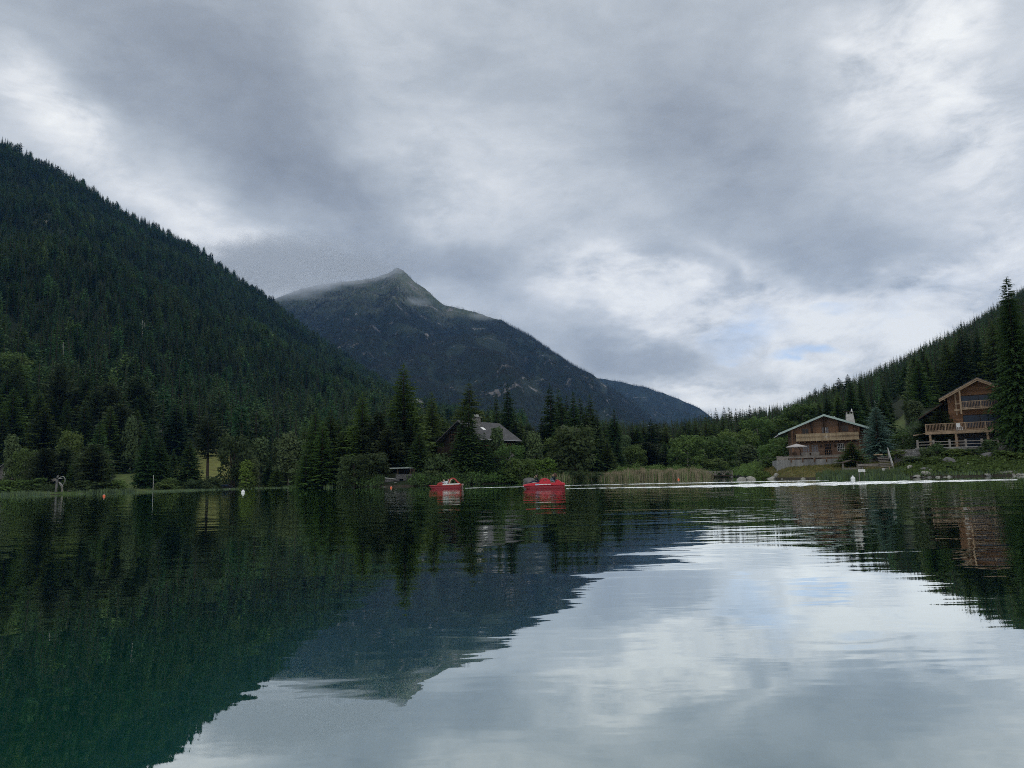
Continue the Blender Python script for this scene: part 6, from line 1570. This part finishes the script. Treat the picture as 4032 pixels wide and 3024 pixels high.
def person(loc, rz, J, cloth, hair, label, hair_scale=(1, 1, 1), hair_off=(0, 0, 0)):
    """J: joint positions in metres; cloth: materials for top, sleeve, trousers, shoe"""
    V = {k: Vector(v) for k, v in J.items()}
    r = empty('person', loc, rz, label, 'person')
    pel, che, nek, hd = V['pelvis'], V['chest'], V['neck'], V['head']
    side = Vector((0, 1, 0))
    ch = [[(pel, .135), ((pel + che) / 2, .125), (che, .15), (nek, .062), (nek * .5 + hd * .5, .065)]]
    segs = [(pel, che, 0), (che, nek, 0)]
    fw = V['face'].normalized() if 'face' in V else Vector((-1, 0, 0))
    for s, n in ((-1, 'n'), (1, 'f')):
        sh, el_, ha = V['sh' + n], V['el' + n], V['ha' + n]; kn, ft = V['kn' + n], V['ft' + n]; hip = pel + side * s * .09
        ch.append([(che, .15), (sh, .068), ((sh + el_) / 2, .052), (el_, .043), ((el_ + ha) / 2, .038), (ha, .026)])
        toe = ft + V.get('toe', Vector((-.18, 0, -.02)))
        ch.append([(pel, .135), (hip, .105), ((hip + kn) / 2, .085), (kn, .062), ((kn + ft) / 2, .055), (ft, .042), (toe, .032)])
        segs += [(sh, el_, 1), (el_, ha, 1), (hip, kn, 2), (kn, ft, 2), (ft, toe, 3)]
    me = skin_mesh(ch)
    # hands: palm with four fingers of unequal length and a thumb from its side
    import bmesh
    bm = bmesh.new(); bm.from_mesh(me); nb = len(bm.faces)
    for n in ('n', 'f'):
        ha = V['ha' + n]; d = (ha - V['el' + n]).normalized(); sd_ = d.cross(Vector((0, 1, .2))).normalized(); up = sd_.cross(d)
        def addch(c):
            m2 = skin_mesh([c], 1); bm.from_mesh(m2)
        addch([(ha - d * .01, .026), (ha + d * .045, .033), (ha + d * .085, .028)])
        for i, L in enumerate((.062, .074, .070, .054)):
            b = ha + d * .08 + up * (.027 - .018 * i); addch([(b, .009), (b + d * L * .5 - sd_ * .012, .0085), (b + d * L * .85 - sd_ * .04, .007)])
        b = ha + d * .03 + up * .03; addch([(b, .010), (b + d * .03 + up * .02, .009), (b + d * .058 + up * .024 - sd_ * .01, .0075)])
    # head as one rounded form with jaw, nose, ears
    upv = (hd - nek).normalized(); sv = upv.cross(fw).normalized(); fwd = sv.cross(upv)
    n0 = len(bm.verts); res = bmesh.ops.create_uvsphere(bm, u_segments=16, v_segments=12, radius=1)
    for v in res['verts']:
        c = v.co.copy(); a, b, t = c.x, c.y, c.z      # x forward, y side, z up
        wv = .078 * (1 - .18 * max(0, -t)); f = .098 * (1 - .12 * max(0, -t))
        p = fwd * (a * f) + sv * (b * wv) + upv * (t * .118)
        if a > .85 and abs(b) < .3 and -.35 < t < .1: p += fwd * .022       # nose
        if a > .7 and abs(b) > .2 and abs(b) < .55 and 0 < t < .3: p -= fwd * .008  # eye sockets
        if abs(b) > .93: p += sv * (.014 if b > 0 else -.014)               # ears
        if a > .8 and -.62 < t < -.4: p += fwd * .006                       # lips
        v.co = hd + p
    bm.to_mesh(me); bm.free()
    me.materials.clear()
    for m_ in cloth: me.materials.append(m_)
    me.materials.append(M['skin'])
    def dist(p, a, b):
        ab = b - a; t = max(0, min(1, (p - a).dot(ab) / ab.length_squared)); return (p - a - ab * t).length
    for f in me.polygons:
        f.use_smooth = True; p = Vector(f.center)
        if f.index >= nb or (p - hd).length < .15 and p.z > nek.z + .01: f.material_index = 4; continue
        f.material_index = min(segs, key=lambda q: dist(p, q[0], q[1]) / (1.8 if q[2] == 0 else 1))[2]
        for n in ('n', 'f'):
            if (p - V['ha' + n]).length < .045: f.material_index = 4
    b = bpy.data.objects.new('body', me); COL.objects.link(b); b.parent = r
    # eyes and brows are part of the face; hair on its own
    hm = bmesh.new(); res = bmesh.ops.create_icosphere(hm, subdivisions=3, radius=1)
    for v in list(hm.verts):
        c = v.co.copy(); q = 1 + .16 * noise.fractal(c * 3.1 + Vector((hd.x, 3, 1)), 1, 2, 4)
        if hair_scale[0] > 1.3: q += .10 * noise.noise(c * 9)
        v.co = hd + (fwd * (c.x * .108 * hair_scale[0] * q - .030 + hair_off[0]) + sv * (c.y * .092 * hair_scale[1] * q) + upv * (c.z * .125 * hair_scale[2] * q + .028 + hair_off[2]))
    kill = [v for v in hm.verts if (v.co - hd).dot(fwd) > .055 and (v.co - hd).dot(upv) < .075]
    bmesh.ops.delete(hm, geom=kill, context='VERTS')
    h2 = bpy.data.meshes.new('hair'); hm.to_mesh(h2); hm.free(); h2.materials.append(hair); h2.polygons.foreach_set('use_smooth', [True] * len(h2.polygons))
    ho = bpy.data.objects.new('hair', h2); COL.objects.link(ho); ho.parent = r; ho.modifiers.new('t', 'SOLIDIFY').thickness = .012
    for s in (-1, 1):
        e = MB(); c = hd + fwd * .086 + sv * s * .032 + upv * .012; e.lathe([(0, -.010), (.010, -.005), (.012, 0), (.010, .005), (0, .010)], c, 8); e.build('eye', M['black'], r)
    e = MB(); c = hd + fwd * .088 - upv * .058; e.add([c - sv * .024, c + sv * .024, c + sv * .018 - upv * .010 + fwd * .002, c - sv * .018 - upv * .010 + fwd * .002], [(0, 1, 2, 3)]); k = e.build('mouth', mat_plain('lips', (.35, .12, .11), .5, .3, .05), r); k.modifiers.new('t', 'SOLIDIFY').thickness = .006
    return r
def cloth(n, c): return mat_plain(n, c, .85, .15, .15, 9)
NAVY, JACK, JEAN, WHT, LAV, DKB = cloth('navy_cloth', (.012, .016, .035)), cloth('charcoal_jacket', (.030, .036, .042)), cloth('pale_denim', (.16, .22, .28)), cloth('white_cloth', (.70, .72, .72)), cloth('pale_lavender_cloth', (.55, .56, .66)), cloth('dark_blue_cloth', (.02, .03, .07))
HBR, HDK, HGR = mat_plain('curly_brown_hair', (.075, .042, .030), .7, .2, .5, 30, .6), mat_plain('dark_hair', (.018, .013, .011), .6, .3, .4, 30, .4), mat_plain('fair_hair', (.38, .29, .20), .6, .3, .3, 30, .4)

# ------------------------------------------------------------------ pedal boats
M['red'] = mat_plain('red_gelcoat', (.52, .018, .036), .32, .5, .06)
M['redold'] = mat_plain('faded_red_gelcoat', (.36, .035, .030), .45, .4, .12)
M['redshade'] = mat_plain('shaded_red_gelcoat', (.20, .008, .018), .4, .4, .08)  # darker copy of the red: shade on the hull band put into the colour
M['cream'] = mat_plain('cream_gelcoat', (.62, .54, .38), .45, .4, .08)
M['gelwhite'] = mat_plain('white_gelcoat', (.72, .73, .70), .4, .4, .05)
def plate_with_hole(mb, outer, hole, y0, y1):
    """outer and hole: same number of points, both counter-clockwise in x,z"""
    n = len(outer)
    for k in range(n):
        a, b, c, d = outer[k], outer[(k + 1) % n], hole[(k + 1) % n], hole[k]
        mb.add([(a[0], y0, a[1]), (b[0], y0, b[1]), (c[0], y0, c[1]), (d[0], y0, d[1]), (a[0], y1, a[1]), (b[0], y1, b[1]), (c[0], y1, c[1]), (d[0], y1, d[1])],
               [(0, 1, 2, 3), (7, 6, 5, 4), (0, 4, 5, 1), (3, 2, 6, 7)])
def hull_form(mb, secs):
    """secs: (x, half width, z bottom, z top) swept into a rounded float"""
    n = 12; b0 = []
    for x, hw, zb, zt in secs:
        for k in range(n):
            t = 2 * math.pi * k / n + math.pi / n; cx, cz = math.cos(t), math.sin(t)
            cx = math.copysign(abs(cx) ** .6, cx); cz = math.copysign(abs(cz) ** .6, cz)
            b0.append((x, cx * hw, (zb + zt) / 2 + cz * (zt - zb) / 2))
    f = [(i * n + k, (i + 1) * n + k, (i + 1) * n + (k + 1) % n, i * n + (k + 1) % n) for i in range(len(secs) - 1) for k in range(n)]
    f += [tuple(range(n)), tuple(reversed([(len(secs) - 1) * n + k for k in range(n)]))]
    mb.add(b0, f)
def boat_red():
    D = 76; x = P(2141, 1920, D).x
    r = empty('pedal_boat', (x, D, 0), R(2), 'bright red pedal boat with two riders and a white side sticker', 'pedal boat', 'pedal boats on the lake')
    h = MB()
    for sy in (-.52, .52):
        q = MB(); hull_form(q, [(-1.92, .05, .20, .32), (-1.75, .16, .05, .34), (-1.3, .25, -.10, .35), (0, .27, -.14, .35), (1.5, .27, -.14, .36), (1.98, .25, -.05, .36)]); h.add([(a, b + sy, c) for a, b, c in q.v], q.f)
    h.build('hull', M['redshade'], r, 0, True)
    d = MB(); pr = [(-2.04, .30), (2.04, .34), (2.05, .42), (1.98, .53), (1.74, .585), (1.1, .57), (.62, .58), (-.44, .62), (-1.24, .57), (-1.85, .46), (-2.02, .37)]
    d.prism(pr, -.80, .80); d.build('deck', M['red'], r, .03)
    s = MB(); s.prism([(1.12, .56), (1.78, .56), (1.34, .86), (1.28, .86)], -.76, .76); s.build('seat_back', M['red'], r, .03)
    outer = [(-.46, .60), (-.05, .60), (.30, .60), (.64, .58), (.58, .80), (.42, .93), (.12, 1.03), (-.12, .97), (-.30, .86), (-.42, .72)]
    hole = [(-.05, .80), (.05, .77), (.15, .77), (.27, .80), (.27, .84), (.22, .885), (.12, .91), (.02, .89), (-.04, .86), (-.07, .83)]
    c = MB(); plate_with_hole(c, outer, hole, -.78, -.62); plate_with_hole(c, outer, hole, .62, .78); c.build('armrest', M['red'], r, .015)
    c = MB(); c.prism([(-.3, .6), (.3, .6), (.2, .78), (-.15, .78)], -.35, .35); c.build('console', M['redshade'], r, .03)
    k = MB(); k.box(-.86, .64, -.806, -.801, .385, .455); st = k.build('sticker', M['white'], r)
    k = MB(); k.box(-.87, -.50, -.811, -.807, .365, .49); k.build('sticker_panel', mat_plain('pale_blue_print', (.38, .52, .66), .5, .3, .2, 20), st)
    for i, a in enumerate((-.35, -.12, .02, .3)): k = MB(); k.box(a, a + (.03, .05, .09, .06)[i], -.811, -.807, .40, .44); k.build('print_mark', mat_plain('grey_print', (.35, .30, .28), .5, .3, .1), st)
    for sx in (-1.95, 2.0): k = MB(); k.box(sx - .05, sx + .05, -.72, .72, .30, .42); k.build('bumper', mat_plain('scuffed_pink_bumper', (.62, .25, .22), .6, .3, .2), r, .02)
    base = Vector((x, D, 0))
    person((x, D, 0), R(2), dict(pelvis=(-.50, -.30, .68), chest=(-.66, -.30, 1.0), neck=(-.70, -.30, 1.13), head=(-.68, -.30, 1.26), face=(-1, 0, -.25), shn=(-.66, -.48, 1.04), shf=(-.66, -.12, 1.04),
           eln=(-.78, -.52, .86), elf=(-.80, -.12, .88), han=(-.85, -.38, 1.10), haf=(-.86, -.20, 1.10), knn=(-.98, -.42, .76), knf=(-1.0, -.20, .76), ftn=(-1.30, -.40, .62), ftf=(-1.32, -.20, .62)),
           [JACK, JACK, DKB, HDK], HDK, 'hunched person in a charcoal jacket at the bow of the bright red pedal boat')
    person((x, D, 0), R(2), dict(pelvis=(1.02, -.28, .70), chest=(1.12, -.28, 1.02), neck=(1.08, -.28, 1.17), head=(1.04, -.28, 1.30), face=(-1, 0, .05), shn=(1.10, -.46, 1.07), shf=(1.10, -.10, 1.07),
           eln=(.88, -.48, .97), elf=(.86, -.10, 1.0), han=(.84, -.33, 1.24), haf=(.83, -.22, 1.24), knn=(.62, -.38, .82), knf=(.78, -.12, 1.02), ftn=(.55, -.38, .62), ftf=(.62, -.12, .66)),
           [NAVY, NAVY, JEAN, HDK], HBR, 'person with long curly brown hair and navy top, holding a phone up', (1.75, 1.75, 1.7), (-.05, 0, -.07))
    k = empty('phone', (x + .80, D - .25, 1.30), R(2), 'small dark phone held up in front of the curly-haired rider', 'phone')
    q = MB(); q.box(-.006, .006, -.075, .075, -.035, .04); q.build('case', M['black'], k, .004); q = MB(); q.box(.007, .009, -.065, .065, -.03, .035); q.build('screen', M['glassblue'], k)
boat_red()
def boat_slide():
    D = 95; x = P(1759, 1918, D).x
    r = empty('pedal_boat', (x, D, 0), R(-2), 'faded red and white pedal boat with an arched slide, passing the wooded shore', 'pedal boat', 'pedal boats on the lake')
    h = MB()
    for sy in (-.52, .52):
        q = MB(); hull_form(q, [(-1.95, .05, .16, .36), (-1.75, .16, .02, .36), (-1.3, .25, -.10, .36), (0, .27, -.14, .36), (1.3, .27, -.14, .36), (1.75, .25, -.05, .36)]); h.add([(a, b + sy, c) for a, b, c in q.v], q.f)
    h.build('hull', M['redshade'], r, 0, True)
    d = MB(); d.prism([(-2.08, .34), (1.85, .34), (1.88, .44), (1.0, .46), (1.0, .42), (-1.2, .41), (-1.9, .44), (-2.06, .42)], -.80, .80); d.build('deck', M['redold'], r, .02)
    w_ = MB(); w_.prism([(-.45, .42), (1.55, .46), (1.66, .50), (1.62, .60), (.3, .58), (-.40, .57)], -.70, .70); w_.build('seat_body', M['gelwhite'], r, .03)
    c = MB(); c.prism([(-1.18, .41), (-.42, .41), (-.41, .72), (-.55, .76), (-.70, .775), (-.88, .75), (-1.0, .68), (-1.1, .52)], -.66, .66); c.build('console', M['redold'], r, .04)
    k = MB(); k.lathe([(0, 0), (.06, 0), (.06, .03), (0, .03)], (0, 0, 0), 10); o = k.build('porthole', M['black'], r); o.location = (-.74, -.68, .50); o.rotation_euler = (R(90), 0, 0)
    path = [(.30, .62), (.31, .80), (.38, 1.02), (.50, 1.17), (.64, 1.235), (.80, 1.24), (.95, 1.19), (1.10, 1.05), (1.30, .82), (1.50, .62), (1.66, .50), (1.84, .42)]
    s = MB(); n = len(path); prof = [(-.26, .06), (-.26, -.06), (.26, -.06), (.26, .06), (.21, .06), (.19, -.015), (-.19, -.015), (-.21, .06)]; pv = []
    for i, (a, b) in enumerate(path):
        t = Vector((path[min(i + 1, n - 1)][0] - path[max(i - 1, 0)][0], path[min(i + 1, n - 1)][1] - path[max(i - 1, 0)][1])).normalized(); nn = Vector((-t.y, t.x))
        for py_, o_ in prof: pv.append((a + nn.x * o_, .1 + py_, b + nn.y * o_))
    m8 = len(prof); s.add(pv, [(i * m8 + k, i * m8 + (k + 1) % m8, (i + 1) * m8 + (k + 1) % m8, (i + 1) * m8 + k) for i in range(n - 1) for k in range(m8)] + [tuple(range(m8)), tuple(reversed([(n - 1) * m8 + k for k in range(m8)]))])
    s.build('slide', M['redold'], r, 0, False)
    a = MB(); inner = [(.40, .58), (.42, .76), (.50, .94), (.62, 1.08), (.80, 1.14)]; outer = [(.31, .58), (.37, .80), (.44, .98), (.56, 1.12), (.78, 1.17)]
    a.prism(inner[::1] + outer[::-1], -.22, -.165); a.prism(inner[::1] + outer[::-1], .365, .42); a.build('slide_support', M['cream'], r)
    for i in range(4): q = MB(); q.box(.16, .3, -.05, .25, .66 + i * .13, .69 + i * .13); q.build('ladder_rung', M['metal'], r)
    q = MB(); q.box(1.86, 2.06, -.14, .14, .34, .54); q.box(1.9, 2.0, -.07, .07, -.1, .34); q.build('stern_drive', mat_plain('pink_white_plastic', (.30, .22, .21), .5, .3, .1), r, .02)
    person((x, D, 0), R(-2), dict(pelvis=(.02, -.38, .66), chest=(-.14, -.38, .80), neck=(-.24, -.38, .86), head=(-.29, -.38, .94), face=(-.9, 0, .4), shn=(-.14, -.56, .82), shf=(-.16, -.20, .82),
           eln=(-.36, -.58, .74), elf=(-.36, -.16, .76), han=(-.50, -.44, .82), haf=(-.50, -.30, .82), knn=(.16, -.46, .92), knf=(.14, -.26, .92), ftn=(-.16, -.46, .62), ftf=(-.16, -.26, .62)),
           [LAV, LAV, WHT, WHT], HGR, 'reclining person in pale clothes behind the red hump of the slide pedal boat')
    person((x, D, 0), R(-2), dict(pelvis=(.26, .34, .66), chest=(.24, .34, .90), neck=(.21, .34, 1.02), head=(.19, .34, 1.13), face=(-1, 0, -.05), shn=(.24, .17, .95), shf=(.24, .51, .95),
           eln=(.08, .12, .82), elf=(.08, .52, .80), han=(-.16, .22, .78), haf=(-.16, .44, .78), knn=(-.12, .24, .86), knf=(-.12, .44, .86), ftn=(-.34, .24, .62), ftf=(-.34, .44, .62)),
           [WHT, WHT, WHT, WHT], HDK, 'upright dark-haired person in white sitting before the arch of the slide')
boat_slide()

# ------------------------------------------------------------------ wakes: stirred water trailing behind the two boats
def wake(name, pts, label, seed):
    """pts: (px, D centre, half depth, roughness)"""
    vs_, fs = [], []; n = 240; L = len(pts) - 1; rows = 13
    tabD = [(p[0], p[1]) for p in pts]; tabW = [(p[0], p[2]) for p in pts]
    for i in range(n + 1):
        px = pts[0][0] + (pts[-1][0] - pts[0][0]) * i / n; D0 = lerp_table(tabD, px); W = lerp_table(tabW, px) * 1.5
        W *= max(.12, 1 + .75 * noise.fractal(Vector((px * .012, seed, 0)), 1, 2, 4)); D0 += noise.noise(Vector((px * .006, seed, 4))) * .6
        for j in range(rows):
            t = j / (rows - 1) * 2 - 1; D = D0 + W * t; x = U(px) * D
            hgt = (1 - t * t) * .030 * abs(math.sin(t * W * 2.2 + noise.noise(Vector((px * .02, j, seed))) * 2)) if abs(t) < 1 else 0
            vs_.append((x, D, .006 + hgt))
    for i in range(n):
        for j in range(rows - 1): fs.append((i * rows + j, (i + 1) * rows + j, (i + 1) * rows + j + 1, i * rows + j + 1))
    m = bpy.data.materials.new('stirred_water'); m.use_nodes = True; t = NT(m.node_tree)
    g = t.n('ShaderNodeNewGeometry').outputs['Position']
    mp = t.n('ShaderNodeMapping', {0: g, 3: (1.0, 2.2, 1)}).outputs[0]
    h = t.math('ADD', t.math('MULTIPLY', t.noise(mp, 1.5, 5, .6), .22), t.math('MULTIPLY', t.noise(mp, .5, 2, .5), .2))
    bp = t.n('ShaderNodeBump', {'Strength': 1.0, 'Distance': 1.0, 'Height': h})
    gl = t.n('ShaderNodeBsdfGlossy', {'Color': (.95, .97, .97, 1), 'Roughness': .25, 'Normal': bp.outputs[0]})
    fo = t.n('ShaderNodeBsdfDiffuse', {'Color': (.86, .90, .90, 1)})  # white put into the colour for bright sky mirrored by ruffled water
    whiten = t.mr(t.noise(mp, 1.1, 5, .65), .40, .56, .25, .9)
    mx = t.n('ShaderNodeMixShader', {0: whiten, 1: gl.outputs[0], 2: fo.outputs[0]})
    # broken edge: water shows through between the crests
    mask = t.mr(t.noise(t.n('ShaderNodeMapping', {0: g, 3: (.35, 1.3, 1)}).outputs[0], 1.0, 5, .6), .40, .46)
    tr = t.n('ShaderNodeBsdfTransparent')
    m2 = t.n('ShaderNodeMixShader', {0: mask, 1: tr.outputs[0], 2: mx.outputs[0]}); t.n('ShaderNodeOutputMaterial', {0: m2.outputs[0]})
    o = mesh_obj(name, vs_, fs, m, None, True); tag(o, label, kind='stuff')
wake('wake_streak', [(2228, 73, .18), (2400, 71, .5), (2600, 68.5, 1.8), (2800, 67.5, 3.6), (3000, 67, 4.8), (3300, 65.5, 5.0), (3500, 65, 3.6), (3900, 63.5, 1.6), (4000, 63, .4)], 'white stirred wake behind the bright red pedal boat', 1)
wake('wake_streak', [(1832, 94, .25), (2060, 95, .3), (2230, 96, .4), (2500, 94, .7), (2900, 89, 1.4), (3120, 86, 1.2), (3260, 84, .3)], 'thin white wake behind the pedal boat with the slide', 2)
